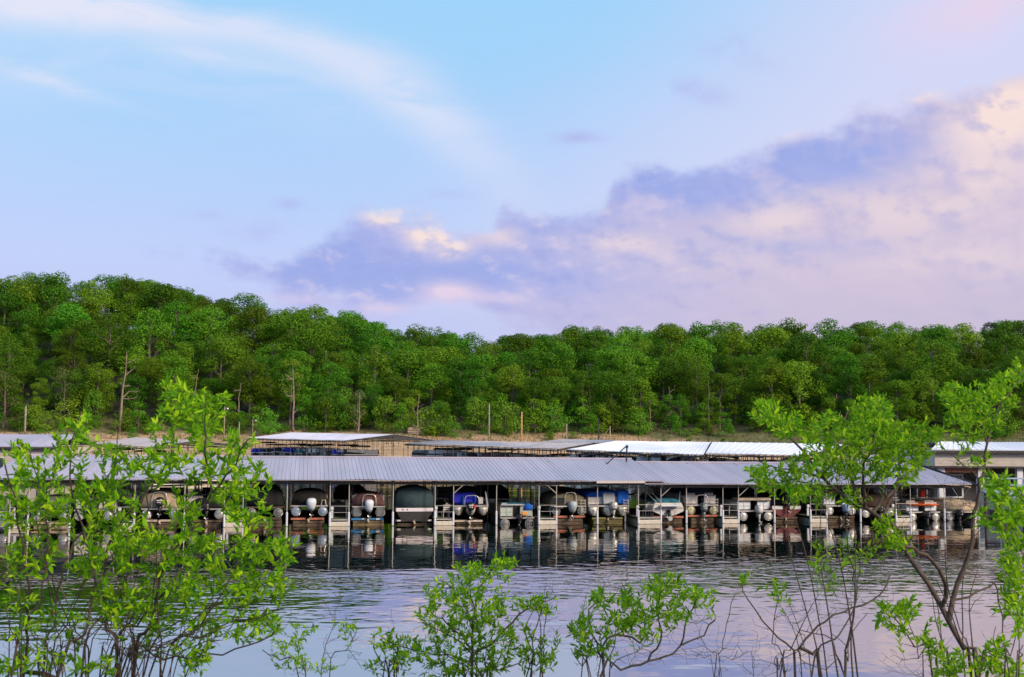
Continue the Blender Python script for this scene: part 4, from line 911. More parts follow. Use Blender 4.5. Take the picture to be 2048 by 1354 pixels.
# 8 small low pontoon
s, w_ = span(1002, 1068); e, dz = pontoon(s, w_, 'small pontoon boat sitting low in the water with teal top edge and short blue cover', tm=ALUD, td=.62, zt=-.25, fence=M('pale green panel', (.42, .48, .42), .5, var=.1), fz=.78, cover=None, motor=(zz(1040, 1028), dict(h=.9, cowl=BLK, wd=.4, x=.12)), ladder=.36, seed=8)
zt_ = dz + .86
mb = MB(); mb.box((-w_ * .13, .9, zt_ + .04), (w_ * .72, 1.5, .1), bev=.03); mb.box((-w_ * .38, .5, zt_ + .12), (w_ * .16, .4, .1), bev=.03); mb.build('top_cover', SLV, e)
mb = MB(); mb.box((-w_ * .1, 1.2, zt_ + .14), (w_ * .7, 1.6, .06), bev=.02); mb.build('canvas_edge', TEL, e)
mb = MB(); tarp(mb, w_ * .26, .3, 2.4, zt_ - .32, zt_ + .18, seed=9); o = mb.build('boat_cover', SKB, e, True); o.location.x = w_ * .36
mb = MB(); mb.box((w_ * .2, -.12, dz + .3), (.36, .2, .24), bev=.05); mb.build('fuel_can', M('orange can', (.75, .3, .03), .5), e)
# 9 olive
s, w_ = span(1104, 1172); e, dz = pontoon(s, w_, 'pontoon boat with olive beige cover, pale grey motor cover and small ladder', tm=ALUD, td=.55, zt=.62, fence=None, cover=OLV, cz=.95, motor=(zz(1140, 1002), dict(bag=M('pale grey bag', (.38, .42, .42), .6, var=.15, wrinkle=.4), h=1.2, wd=.56, x=.2)), arch_m=(-.3, .55, zz(1140, 985)), ladder=.42, bimini=None, seed=10)
mb = MB(); mb.box((-w_ * .28, -.2, dz + .02), (w_ * .36, .4, .06)); mb.build('swim_step', WHT, e)
mb = MB(); mb.box((-w_ * .28, .05, dz + .42), (w_ * .34, .04, .36)); mb.build('window', GLASS, e)
lift(s + .1, w_ * .9, REDB, .5, label=LAB + 'olive beige covered boat', gap=.3)
# 10 bright blue with silver outboard
s, w_ = span(1178, 1257); e, dz = pontoon(s, w_, 'tritoon boat with bright blue cover, white side panels and a silver motor', tm=M('light alloy tube', (.55, .53, .47), .4, .3, var=.2, vs=5), vtube=True, tubes=3, td=.66, zt=.52, fence=WHT, fz=.62, cover=None, motor=(zz(1230, 1003), dict(cowl=M('bright silver cowling', (.55, .53, .48), .3, .3, var=.1), leg=SIL, h=1.25, wd=.5, x=.3)), ladder=.44, seed=11)
z1 = dz + .72
mb = MB(); tarp(mb, w_ * 1.03, .35, 6.0, z1 - .1, z1 + .36, seed=12, edge=.3); mb.build('boat_cover', SKB, e, True)
mb = MB(); mb.box((w_ * .38, .22, dz + .6), (w_ * .28, .26, .95), bev=.08); mb.build('cover_flap', SKB, e)
mb = MB(); mb.box((.05, .22, dz + .5), (w_ * .3, .22, .86), bev=.1); mb.build('motor_well', SLV, e)
lift(s - .02, w_ * .75, OLB, .36, tank=OLB, tank_h=.24, label=LAB + 'bright blue covered boat with olive beams')
# 11 white runabout
s, w_ = span(1305, 1368); e = thing('runabout', 'white fibreglass runabout with teal cover and black stern drive on a lift', 'boat', W(s, .7), R(9.5))
zg = zz(1335, 1006); zch = zz(1335, 1023); zk = zz(1335, 1033); 
def hullring(y, k, up): return [(x * w_ * .5 * k, y, z + up) for x, z in ((-.86, zg), (.86, zg), (1.0, zch + .22), (.97, zch), (.45, zk + .1), (0, zk), (-.45, zk + .1), (-.97, zch), (-1.0, zch + .22))]
mb = MB(); mb.loft([hullring(0, .98, 0), hullring(.06, 1, 0), hullring(3.2, 1.0, .03), hullring(4.8, .8, .12), hullring(5.8, .42, .3), hullring(6.2, .06, .45)], True, True); hu = mb.build('hull', WHT, e)
q = MB(); q.box((0, -.015, zch + .24), (w_ * .99, .04, .035)); q.build('rub_strip', GREYP, hu)
q = MB(); q.box((.05, -.3, zch + .42), (w_ * .6, .5, .1), bev=.03); q.box((0, -.02, zg - .18), (w_ * .5, .05, .05)); q.build('swim_step', WHT2, hu)
mb = MB(); tarp(mb, w_ * .84, .25, 5.2, zg - .02, zg + .38, seed=13); mb.build('boat_cover', TEL, e, True)
mb = MB(); tarp(mb, w_ * .3, .0, 1.2, zg - .25, zg + .2, seed=14); o = mb.build('cover_flap', TEL, e, True); o.location.x = w_ * .22
mb = MB(); mb.tube([(0, -.02, zk + .35), (0, -.3, zk + .2), (0, -.36, zk - .12)], [.17, .15, .07], 8); mb.tube([(0, -.15, zk - .12), (0, -.45, zk - .12)], [.05, .07], 8); o = mb.build('stern_drive', BLK, e, True)
q = MB(); q.cyl((0, -.45, zk - .12), (0, -.5, zk - .12), .17, 10); q.build('propeller', SIL, o)
mb = MB()
for x0, x1 in ((-.34, -.72), (-.2, -.55)): mb.cyl((x0 * w_, .15, zg), (x1 * w_ + .2, .5, zz(1310, 985)), .022, 5)
mb.cyl((.36 * w_, .1, zg), (.4 * w_, .2, zz(1360, 984)), .022, 5); mb.build('tower_frame', CHR, e)
lift(s + .05, w_ * .98, REDB, .42, label=LAB + 'white runabout with orange red beams', blocks=(-.08,), gap=.2)
# 12 navy
s, w_ = span(1375, 1436); e, dz = pontoon(s, w_, 'white pontoon boat with dark navy top, square chrome arch and yellowish tube ends', tm=ALUY, td=.6, zt=.6, fence=WHT, fz=.62, cover=None, motor=(zz(1404, 1005), dict(cowl=GRYC, leg=GRYC, h=1.4, wd=.46, x=.02, stripe=SIL)), arch_m=(-.5, .42, zz(1404, 990)), ladder=.42, bimini=None, seed=15)
mb = MB(); tarp(mb, w_ * 1.0, .7, 6.0, dz + .66, zz(1404, 973), seed=16, edge=.5); mb.build('boat_cover', NAV, e, True)
lift(s + .02, w_ * .98, REDB, .5, label=LAB + 'navy topped pontoon boat', gap=.5)
# 13 white panels, beige flat top
s, w_ = span(1478, 1546); e, dz = pontoon(s, w_, 'white panelled pontoon boat with flat beige stern top and white motor', tm=ALU, td=.64, zt=.12, fence=WHT2, fz=.66, cover=None, motor=(zz(1515, 1010), dict(cowl=WHT, leg=SIL, h=1.35, wd=.48, x=.15)), seed=17)
mb = MB(); mb.box((-.02, .8, dz + .84), (w_ * .97, 1.3, .2), bev=.04); mb.build('sun_pad', BEI, e)
mb = MB(); tarp(mb, w_ * .9, 2.0, 6.0, dz + .6, dz + 1.7, seed=18); mb.build('boat_cover', BLC, e, True)
mb = MB()
for x in (.38, .5): mb = MB(); mb.cyl((x, 1.1, dz + .9), (x, 1.1, dz + 2.0), .03, 5); mb.build('bimini_pole', CHR, e)
# 14 red and white dark boat
s, w_ = span(1543, 1602); e = thing('runabout', 'dark covered runabout with a red and white hull and a big black motor', 'boat', W(s, .7), R(9.5))
zg, zch, zk = zz(1570, 1012), zz(1570, 1022), zz(1570, 1036)
mb = MB(); mb.loft([hullring(0, .98, 0), hullring(.06, 1, 0), hullring(3.2, 1.0, .03), hullring(4.8, .8, .12), hullring(5.8, .42, .3), hullring(6.2, .06, .45)], True, True); hu = mb.build('hull', M('red hull', (.13, .022, .018), .35, var=.1), e)
q = MB(); q.box((-w_ * .3, -.02, zg - .12), (w_ * .36, .06, .24)); q.box((w_ * .3, -.02, zg - .12), (w_ * .36, .06, .24)); q.build('hull_band', WHT, hu)
mb = MB(); tarp(mb, w_ * .9, .3, 5.4, zg - .02, zz(1570, 985), seed=19); mb.build('boat_cover', BLC, e, True)
outboard(e, .05, -.25, zz(1570, 984), h=1.6, cowl=BLK, wd=.5)
lift(s, w_ * .8, BRN, .32, label=LAB + 'red and white runabout', tank_h=.2)
# 15..18 right end
s, w_ = span(1652, 1712); e, dz = pontoon(s, w_, 'white pontoon boat behind the right shrub with a blue topped motor', tm=ALU, td=.6, zt=.5, fence=WHT2, fz=.62, cover=None, motor=(zz(1695, 1008), dict(cowl=M('pale blue cowling', (.3, .4, .55), .4), h=1.3, wd=.45, x=.3)), bimini=BLC, bz=2.6, seed=20)
lift(s, w_ * .95, BRN, .35, label=LAB + 'white boat behind the right shrub', tank_h=.3)
s, w_ = span(1724, 1790); e, dz = pontoon(s, w_, 'cream pontoon boat with brown canvas in the slip behind the shrub trunk', tm=ALU, td=.6, zt=.3, fence=BEI, fz=.65, cover=cloth('brown canvas', (.06, .035, .025)), cz=1.2, motor=(zz(1755, 1010), dict(cowl=BLK, h=1.2, wd=.45)), seed=21)
s, w_ = span(1818, 1880); e, dz = pontoon(s, w_, 'white stern pontoon boat with an orange tarpaulin and dark awning', tm=ALU, td=.6, zt=.0, fence=WHT2, fz=.62, cover=None, motor=(zz(1850, 1022), dict(cowl=BLK, h=1.1, wd=.45, x=.1)), seed=22, bimini=cloth('brown awning', (.05, .035, .03)), bz=2.45)
mb = MB(); tarp(mb, w_ * 1.0, .1, 3.4, dz + .6, zz(1850, 1013), seed=23); mb.build('boat_cover', ORG, e, True)
mb = MB(); mb.box((.35, .9, dz + 1.35), (.3, .3, .55), bev=.05); mb.build('life_jacket', M('red vest', (.7, .05, .02), .7), e)
s, w_ = span(1893, 1958); e, dz = pontoon(s, w_, 'tan pontoon boat with a tan canvas enclosure at the right end of the dock', tm=ALU, td=.6, zt=.0, fence=M('cream panel', (.6, .5, .4), .5), fz=.7, cover=TAN, cz=.95, motor=(zz(1910, 1018), dict(cowl=BLK, h=1.2, wd=.5, x=-.4)), seed=24, bimini=TAN, bz=2.6)
# left end behind the shrub
s, w_ = span(283, 357); e, dz = pontoon(s, w_, 'pontoon boat with tan cover, black motor and chrome arch behind the left shrub', tm=ALU, td=.62, zt=.5, cover=TAN, cz=1.25, motor=(zz(317, 994), dict(cowl=BLK, h=1.3, wd=.5, stripe=WHT)), arch_m=(-.55, .45, zz(317, 984)), seed=25)
lift(s, w_ * .85, BEI, .4, label=LAB + 'tan covered boat behind the left shrub')
s, w_ = span(380, 447); e, dz = pontoon(s, w_, 'white and black pontoon boat hidden by the middle of the left shrub', tm=ALU, td=.6, zt=.5, fence=WHT, cover=BLC, cz=.8, motor=(zz(415, 1005), dict(cowl=BLK, h=1.2, wd=.45)), seed=26)
lift(s, w_ * .9, BRN, .35, label=LAB + 'white and black boat hidden by the left shrub')
s, w_ = span(494, 566); e, dz = pontoon(s, w_, 'pontoon boat under a black cover at the right edge of the left shrub', tm=ALUD, td=.6, zt=.6, fence=None, cover=BLC, cz=1.45, deckm=BRN, trim=BRN, seed=27)
lift(s, w_ * .95, BRN, .5, label=LAB + 'black covered boat beside the left shrub')
s, w_ = span(66, 136); e, dz = pontoon(s, w_, 'grey covered pontoon boat hidden in the left part of the left shrub', tm=ALU, td=.6, zt=.45, fence=WHT, cover=GRC, cz=1.0, motor=(zz(100, 1010), dict(cowl=BLK, h=1.2, wd=.45)), seed=28)
lift(s, w_ * 1.0, TAN, .3, tank=TAN, label=LAB + 'grey covered boat hidden by the left shrub')
s, w_ = span(148, 226); e, dz = pontoon(s, w_, 'white tower boat with chrome frame hidden in the left shrub', tm=ALU, td=.6, zt=.45, fence=WHT, cover=None, motor=(zz(200, 1008), dict(cowl=BLK, h=1.2, wd=.45)), arch_m=(-.6, .6, zz(190, 968)), seed=29)
s, w_ = span(-45, 14); e, dz = pontoon(s, w_, 'pontoon boat with a faded red stern panel at the left picture edge', tm=ALU, td=.6, zt=.4, fence=M('faded red panel', (.45, .12, .08), .6), cover=GRC, cz=.9, seed=30)
# back row of the near dock, seen bow first through the slips
BC = [(BLC, 'black'), (DKB, 'brown black'), (NAV, 'dark navy'), (TEA, 'dark teal'), (GRC, 'dark grey'), (OLV, 'olive')]
BACK = [(330, BLC, 2), (530, DKB, 1), (700, BLC, 1), (905, BLC, 2), (985, NAV, 1), (1130, DKB, 0), (1225, None, 3), (1335, None, 3), (1420, BLC, 1), (1490, DKB, 2), (1580, BLC, 1), (1690, GRC, 2), (1760, NAV, 1), (420, NAV, 2), (180, BLC, 1)]
nb_ = 0
for px, cv, k in BACK:
    s = S(px, 985, 11)[0]; nm = {id(c): n_ for c, n_ in BC}.get(id(cv), 'white')
    where = 'above the ' + ('tan boat' if px < 360 else 'left shrub boats' if px < 570 else 'blackish covered boat' if px < 660 else 'maroon boat' if px < 780 else 'teal tarpaulin boat' if px < 870 else 'royal blue tritoon' if px < 985 else 'small low pontoon' if px < 1100 else 'olive boat' if px < 1180 else 'bright blue boat' if px < 1270 else 'white runabout' if px < 1370 else 'navy topped boat' if px < 1450 else 'white panelled boat' if px < 1550 else 'red and white runabout' if px < 1610 else 'right shrub boats')
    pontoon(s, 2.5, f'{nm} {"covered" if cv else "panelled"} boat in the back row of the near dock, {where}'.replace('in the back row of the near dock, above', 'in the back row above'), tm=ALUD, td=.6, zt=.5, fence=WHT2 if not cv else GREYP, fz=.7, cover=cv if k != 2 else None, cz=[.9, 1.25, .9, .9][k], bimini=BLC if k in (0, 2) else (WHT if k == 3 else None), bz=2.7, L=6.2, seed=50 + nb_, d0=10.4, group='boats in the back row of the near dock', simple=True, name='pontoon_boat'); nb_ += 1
# white chairs on two fingers
def chair(px, d, label):
    s = S(px, 1012, d)[0]; e = thing('deck_chair', label, 'chair', W(s, d, .46), R(9.5) + .2)
    mb = MB()
    for x in (-.22, .22):
        for y in (-.2, .22): mb = MB(); mb.cyl((x, y, 0), (x * .92, y * .9, .42), .025, 6); mb.build('leg', WHT, e)
    mb = MB(); mb.box((0, 0, .43), (.48, .46, .05), bev=.02); mb.build('seat', WHT, e)
    mb = MB()
    for z in (.55, .68, .81): mb.box((0, -.23 - (z - .5) * .15, z), (.46, .03, .08))
    for x in (-.22, .22): mb.cyl((x, -.22, .42), (x, -.29, .9), .022, 6)
    mb.tube([(-.12, -.28, .86), (0, -.29, .97), (.12, -.28, .86)], .03, 6); mb.build('backrest', WHT, e)
chair(891, 1.6, 'white plastic chair on the finger left of the royal blue tritoon')
chair(1294, 1.6, 'white plastic chair on the finger left of the white runabout')
# dock box and light spots on back walkway
def dockbox(px, d, col, label):
    s = S(px, 1000, d)[0]; e = thing('dock_box', label, 'storage box', W(s, d, .47), R(9.5)); mb = MB(); mb.box((0, 0, .3), (1.1, .6, .6), bev=.04); mb.build('box_body', col, e); mb = MB(); mb.box((0, 0, .64), (1.16, .66, .08), bev=.03); mb.build('lid', col, e)
for px, k in ((676, 0), (884, 1), (1096, 0), (1300, 1), (1462, 0), (468, 1)):
    dockbox(px, 8.0, (WHT2, GREYP)[k], f'{("white", "dark grey")[k]} dock box on the walkway, {"under the left shrub" if px < 500 else "left of the maroon boat" if px < 700 else "left of the royal blue tritoon" if px < 900 else "left of the olive boat" if px < 1150 else "left of the white runabout" if px < 1350 else "left of the white panelled boat"}')
# far docks: boats under the roofs
FB = random.Random(3)
def far_boats(dk, n, kinds, tagtext, lz=1.0, bt=3.6):
    e, FL, FR, RL, RR = dk; BL = RL * 2 - FL; BR = RR * 2 - FR
    ang = math.atan2((FR - FL).y, (FR - FL).x)
    for i in range(n):
        k = (i + .5) / n; p = FL.lerp(FR, k); q = (BL.lerp(BR, k) - p); q.z = 0; dq = q.normalized()
        p = p + dq * .8; cname, cm, bm = kinds[i % len(kinds)]
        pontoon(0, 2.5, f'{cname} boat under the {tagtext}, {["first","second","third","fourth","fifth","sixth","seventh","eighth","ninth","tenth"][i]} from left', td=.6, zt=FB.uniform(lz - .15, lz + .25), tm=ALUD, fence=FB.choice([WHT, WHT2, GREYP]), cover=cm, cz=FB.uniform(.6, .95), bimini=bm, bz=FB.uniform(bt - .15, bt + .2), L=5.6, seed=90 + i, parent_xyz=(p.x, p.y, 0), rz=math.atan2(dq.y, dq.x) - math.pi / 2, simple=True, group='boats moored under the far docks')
far_boats(B1, 9, [('blue covered', BLU, BLC), ('black topped', BLC, BLC), ('navy covered', NAV, None), ('royal blue covered', BLU, BLC), ('teal striped', TEL, NAV), ('white', None, BLC), ('white red marked', None, None)], 'pale grey far roof', 1.55, 3.75)
far_boats(C1, 10, [('black covered', BLC, None), ('black topped', GRC, BLC), ('dark topped', NAV, BLC), ('pale silver covered', SLV, None), ('black covered', BLC, None), ('maroon covered', MAR, BLC), ('red trimmed', MAR, None), ('tan covered', TAN, None)], 'brownish far roof', 1.95, 3.8)
far_boats(D1, 9, [('white', None, WHT2), ('navy covered', NAV, None), ('white topped', None, WHT), ('dark covered', BLC, BLC), ('grey covered', GRC, None), ('silver covered', SLV, BLC)], 'white far roof', 2.3, 4.1)
far_boats(D2, 9, [('dark covered', BLC, None), ('white', None, BLC), ('navy covered', NAV, None), ('black topped', None, BLC), ('silver covered', SLV, None), ('dark grey covered', GRC, None)], 'right white far roof', 2.2, 4.05)
far_boats(E1, 4, [('navy covered', NAV, BLC), ('black covered', BLC, None), ('dark topped', None, BLC), ('silver covered', SLV, None)], 'low brownish roof behind the left shrub')
far_boats(J1, 5, [('white', None, BLC), ('tan covered', TAN, None), ('black covered', BLC, None), ('white topped', None, WHT), ('navy covered', NAV, None)], 'blue grey roof on the right')
# cabin cruiser at the right edge
p = onz(2075, 1035, 0); e = thing('cabin_cruiser', 'white cabin cruiser with a sloping bow cut by the right picture edge', 'boat', (p.x, p.y, 0), R(60))
def cr(y, k, up, zt_=1.7): return [(x * 1.5 * k, y, z + up) for x, z in ((-.95, zt_), (.95, zt_), (1.0, zt_ - .3), (.85, .2), (0, -.3), (-.85, .2), (-1.0, zt_ - .3))]
mb = MB(); mb.loft([cr(-4, .95, 0), cr(0, 1, 0), cr(2, .85, .15), cr(3.5, .5, .35), cr(4.3, .06, .55)], True, True); mb.build('hull', WHT, e)
mb = MB(); mb.loft([[(-1.1, -3, 1.7), (1.1, -3, 1.7), (.95, -2.7, 3.0), (-.95, -2.7, 3.0)], [(-1.1, 1.0, 1.72), (1.1, 1.0, 1.72), (.9, -.2, 3.0), (-.9, -.2, 3.0)]], True, True); cb_ = mb.build('cabin', WHT, e)
q = MB(); q.box((0, -1.4, 2.5), (2.06, 1.8, .5)); q.build('window', GLASS, cb_)
mb = MB(); arch(mb, -1.0, 1.0, 1.9, 2.4, 2.6, .03); mb.build('bow_rail', CHR, e)
mb = MB(); mb.box((1.55, -1.5, 1.1), (.06, 1.6, .5)); mb.build('name_band', M('faded red panel', (.45, .12, .08), .6), e)
# ------------------------------------------------------------------ shrubs on the near bank
SHL = leaf_mat('spring shrub leaves', [(.06, .21, .004), (.20, .47, .005), (.48, .70, .016)], .48, .5, 0, .12)
TWG = M('brown shrub bark', (.078, .053, .04), .85, var=.4, vs=12, bump=.4)
TWG2 = M('grey shrub bark', (.085, .07, .058), .85, var=.4, vs=12, bump=.4)
LK = .57
def catmull(P, step):
    P = [P[0] * 2 - P[1]] + list(P) + [P[-1] * 2 - P[-2]]; out = []
    for i in range(1, len(P) - 2):
        n = max(2, int((P[i + 1] - P[i]).length / step))
        for k in range(n):
            t = k / n; a, b_, c, d = P[i - 1], P[i], P[i + 1], P[i + 2]
            out.append(.5 * ((2 * b_) + (c - a) * t + (2 * a - 5 * b_ + 4 * c - d) * t * t + (3 * b_ - a - 3 * c + d) * t ** 3))
    out.append(P[-2]); return out
LT = np.array([(0, 0, 0), (.35, 0, -.035), (.7, 0, -.03), (1, 0, -.10), (.28, -.15, .03), (.62, -.13, .035), (.28, .15, .03), (.62, .13, .035)])
LF = [(0, 1, 4), (1, 2, 5, 4), (2, 3, 5), (0, 6, 1), (1, 6, 7, 2), (2, 7, 3)]
def leaves_mesh(pos, dirs, size, rng):
    n = len(pos); D = np.array(dirs); D /= np.linalg.norm(D, axis=1)[:, None]
    up = np.tile(np.array([0, 0, 1.0]), (n, 1)) + rng.normal(size=(n, 3)) * .55
    Sd = np.cross(D, up); Sd /= np.linalg.norm(Sd, axis=1)[:, None]; N = np.cross(Sd, D)
    sz = np.array(size)[:, None, None]; wd = rng.uniform(.85, 1.25, (n, 1, 1)); cu = rng.uniform(-.5, 2.4, (n, 1, 1))
    t = LT[None]
    V = np.array(pos)[:, None, :] + sz * (t[..., 0:1] * D[:, None, :] + t[..., 1:2] * wd * Sd[:, None, :] + t[..., 2:3] * cu * N[:, None, :])
    V = V.reshape(-1, 3); F = []
    for i in range(n):
        o = i * 8; F += [tuple(k + o for k in f) for f in LF]
    return V, F
def shrub(label, Z, spread, mains, clumps, base_px, leaf=(.045, .075), bark=TWG, seed=1, step=.05, bare=(), twig_r=.0024, dens=1.9, up=.25, name='shrub', base_r=.3, gap=.0155, fan=()):
    rng = np.random.default_rng(seed); rr = random.Random(seed)
    bx = at(base_px, 1354, Z); base = Vector((bx.x, Z, bank(bx.x, Z) - .1))
    e = thing(name, label, 'shrub', base)
    NP, ND, NRr = [], [], []
    wood = MB()
    def addpath(pts, r0, r1, n=6):
        k = len(pts); rad = [r0 + (r1 - r0) * (i / (k - 1)) for i in range(k)]
        wood.tube([p - base for p in pts], rad, n, caps=False)
        for i, p in enumerate(pts):
            d = (pts[min(i + 1, k - 1)] - pts[max(i - 1, 0)]).normalized(); NP.append(p[:]); ND.append(d[:]); NRr.append(rad[i])
    for mi, (path, r0, r1) in enumerate(mains):
        dz0 = rr.uniform(-spread, spread) * .5; dz1 = rr.uniform(-spread, spread) * .8; k = len(path)
        snap = None
        if path[0][1] <= 1335 and NP:
            A = np.array(NP); rel = A - np.array(CAM[:]); dp = rel @ np.array(F_[:])
            qx = CX + FPX * (rel @ np.array(R_[:])) / dp; qy = CY - FPX * (rel @ np.array(U_[:])) / dp
            i0 = int(np.argmin((qx - path[0][0]) ** 2 + (qy - path[0][1]) ** 2)); snap = Vector(NP[i0]); dz0 = snap.y - Z; dz1 = max(-spread, min(spread, dz0 + rr.uniform(-spread, spread) * .6))
        pts = [at(q[0], q[1], Z + (q[2] if len(q) > 2 else dz0 + (dz1 - dz0) * i / max(1, k - 1))) for i, q in enumerate(path)]
        if snap is not None: pts[0] = snap
        if path[0][1] > 1335:
            g = base + Vector((rr.uniform(-1, 1) * base_r * .15 + (pts[0].x - base.x) * .85, rr.uniform(-.3, .3) * base_r, .0)); g.z = bank(g.x, g.y) - .12; pts = [g] + pts
        P = catmull(pts, step); P = [p + Vector((rr.gauss(0, .006), rr.gauss(0, .006), rr.gauss(0, .006))) if 0 < i < len(P) - 1 else p for i, p in enumerate(P)]
        addpath(P, r0 * .48 * Z / 2400, r1 * .5 * Z / 2400, 7)
    for (px0, px1, tx, ty, rx, ry, n) in fan:
        for _ in range(n):
            x0 = rr.uniform(px0, px1); xe = tx + rr.uniform(-rx, rx); ye = ty + rr.uniform(-ry, ry); xe += (x0 - (px0 + px1) / 2) * .6; bow = rr.uniform(-25, 25)
            path = [(x0, 1354), (x0 + (xe - x0) * .3 + bow * .6, 1354 + (ye - 1354) * .36), (x0 + (xe - x0) * .65 + bow, 1354 + (ye - 1354) * .7), (xe, ye)]
            zo = rr.uniform(-spread, spread); pts = [at(q[0], q[1], Z + zo * (.3 + .25 * i)) for i, q in enumerate(path)]
            g = base + Vector(((pts[0].x - base.x) * .8, rr.uniform(-.2, .2), 0)); g.z = bank(g.x, g.y) - .12
            addpath(catmull([g] + pts, .06), rr.uniform(.0045, .009) * Z / 5, .0015 * Z / 5, 6)
    att = []
    for cl in clumps:
        cx, cy_, rx, ry, n = cl[:5]; zo = cl[5] if len(cl) > 5 else None
        for _ in range(max(1, int(n * dens))):
            a = rr.uniform(0, 6.28); k = math.sqrt(rr.uniform(0, 1))
            att.append((at(cx + rx * k * math.cos(a), cy_ + ry * k * math.sin(a), Z + (rr.uniform(-spread, spread) if zo is None else zo + rr.uniform(-.15, .15))), True))
    for cl in bare:
        cx, cy_, rx, ry, n = cl
        for _ in range(int(n * 2.3)):
            a = rr.uniform(0, 6.28); k = math.sqrt(rr.uniform(0, 1.3))
            att.append((at(cx + rx * k * math.cos(a), cy_ + ry * k * math.sin(a), Z + rr.uniform(-spread, spread)), False))
    A = np.array(NP)
    att.sort(key=lambda q: float(np.min(np.linalg.norm(A - np.array(q[0][:]), axis=1))))
    LP, LD, LS = [], [], []
    for p, leafy in att:
        A = np.array(NP); v = np.array(p[:]) - A; dist = np.linalg.norm(v, axis=1) + 1e-6
        cost = dist * (1 + .9 * np.clip(-v[:, 2] / dist + .1, 0, 1) + .5 * (1 - np.clip((v * np.array(ND)).sum(1) / dist, -1, 1)))
        i = int(np.argmin(cost)); q = Vector(A[i]); L = (p - q).length
        if L < .015: continue
        c = q + Vector(ND[i]) * L * .35 + Vector((0, 0, -.04 * L)); m2 = p - Vector((0, 0, up * L * .5)) + (q - p) * .2
        n = max(3, int(L / .035)); pts = []
        for k in range(n + 1):
            t = k / n; pts.append(q * (1 - t) ** 3 + c * 3 * t * (1 - t) ** 2 + m2 * 3 * t * t * (1 - t) + p * t ** 3 + Vector((rr.gauss(0, .004), rr.gauss(0, .004), rr.gauss(0, .004))) * (0 if k == 0 else 1))
        r0 = min(NRr[i] * .75, twig_r * Z / 5 * (1 + 1.6 * L) * (1 if leafy else .62)); addpath(pts, r0, max(.0007 * Z / 5, r0 * .35), 5)
        if not leafy: continue
        # leaves in opposite pairs along the outer part of the twig
        seg = [0]
        for a_, b_ in zip(pts, pts[1:]): seg.append(seg[-1] + (b_ - a_).length)
        tot = seg[-1]; ll = min(tot, max(.13, tot * .6)) ; s_ = tot - ll; ang = rr.uniform(0, 6.28)
        while s_ <= tot:
            j = max(0, min(len(pts) - 2, next((x for x in range(len(seg) - 1) if seg[x + 1] >= s_), len(pts) - 2)))
            u = (s_ - seg[j]) / max(1e-6, seg[j + 1] - seg[j]); pp = pts[j].lerp(pts[j + 1], min(1, u)); d = (pts[j + 1] - pts[j]).normalized()
            o = d.orthogonal().normalized(); o2 = d.cross(o); fr = (s_ - (tot - ll)) / max(ll, 1e-6)
            for sgn in (0, math.pi):
                if rr.random() < .12: continue
                aa = ang + sgn + rr.uniform(-.3, .3); side = o * math.cos(aa) + o2 * math.sin(aa)
                dd = d * rr.uniform(.45, 1.0) + side * rr.uniform(.6, 1.0) + Vector((0, 0, rr.uniform(-.1, .35)))
                LP.append(pp[:]); LD.append(dd[:]); LS.append(rr.uniform(*leaf) * LK * min(1.45, rr.lognormvariate(0, .28)) * (1.0 - .3 * abs(fr - .55)))
            ang += 1.57 + rr.uniform(-.2, .2); s_ += gap * Z / 5 * rr.uniform(.8, 1.25)
        for _ in range(2): LP.append(p[:]); LD.append((d + Vector((rr.gauss(0, .4), rr.gauss(0, .4), rr.gauss(.2, .3))))[:]); LS.append(rr.uniform(*leaf) * LK * .8)
    wood.build('stem', bark, e, True)
    if LP:
        V, F = leaves_mesh(np.array(LP) - np.array(base[:]), LD, LS, rng); np_mesh('foliage', V, F, SHL, e)
    return e
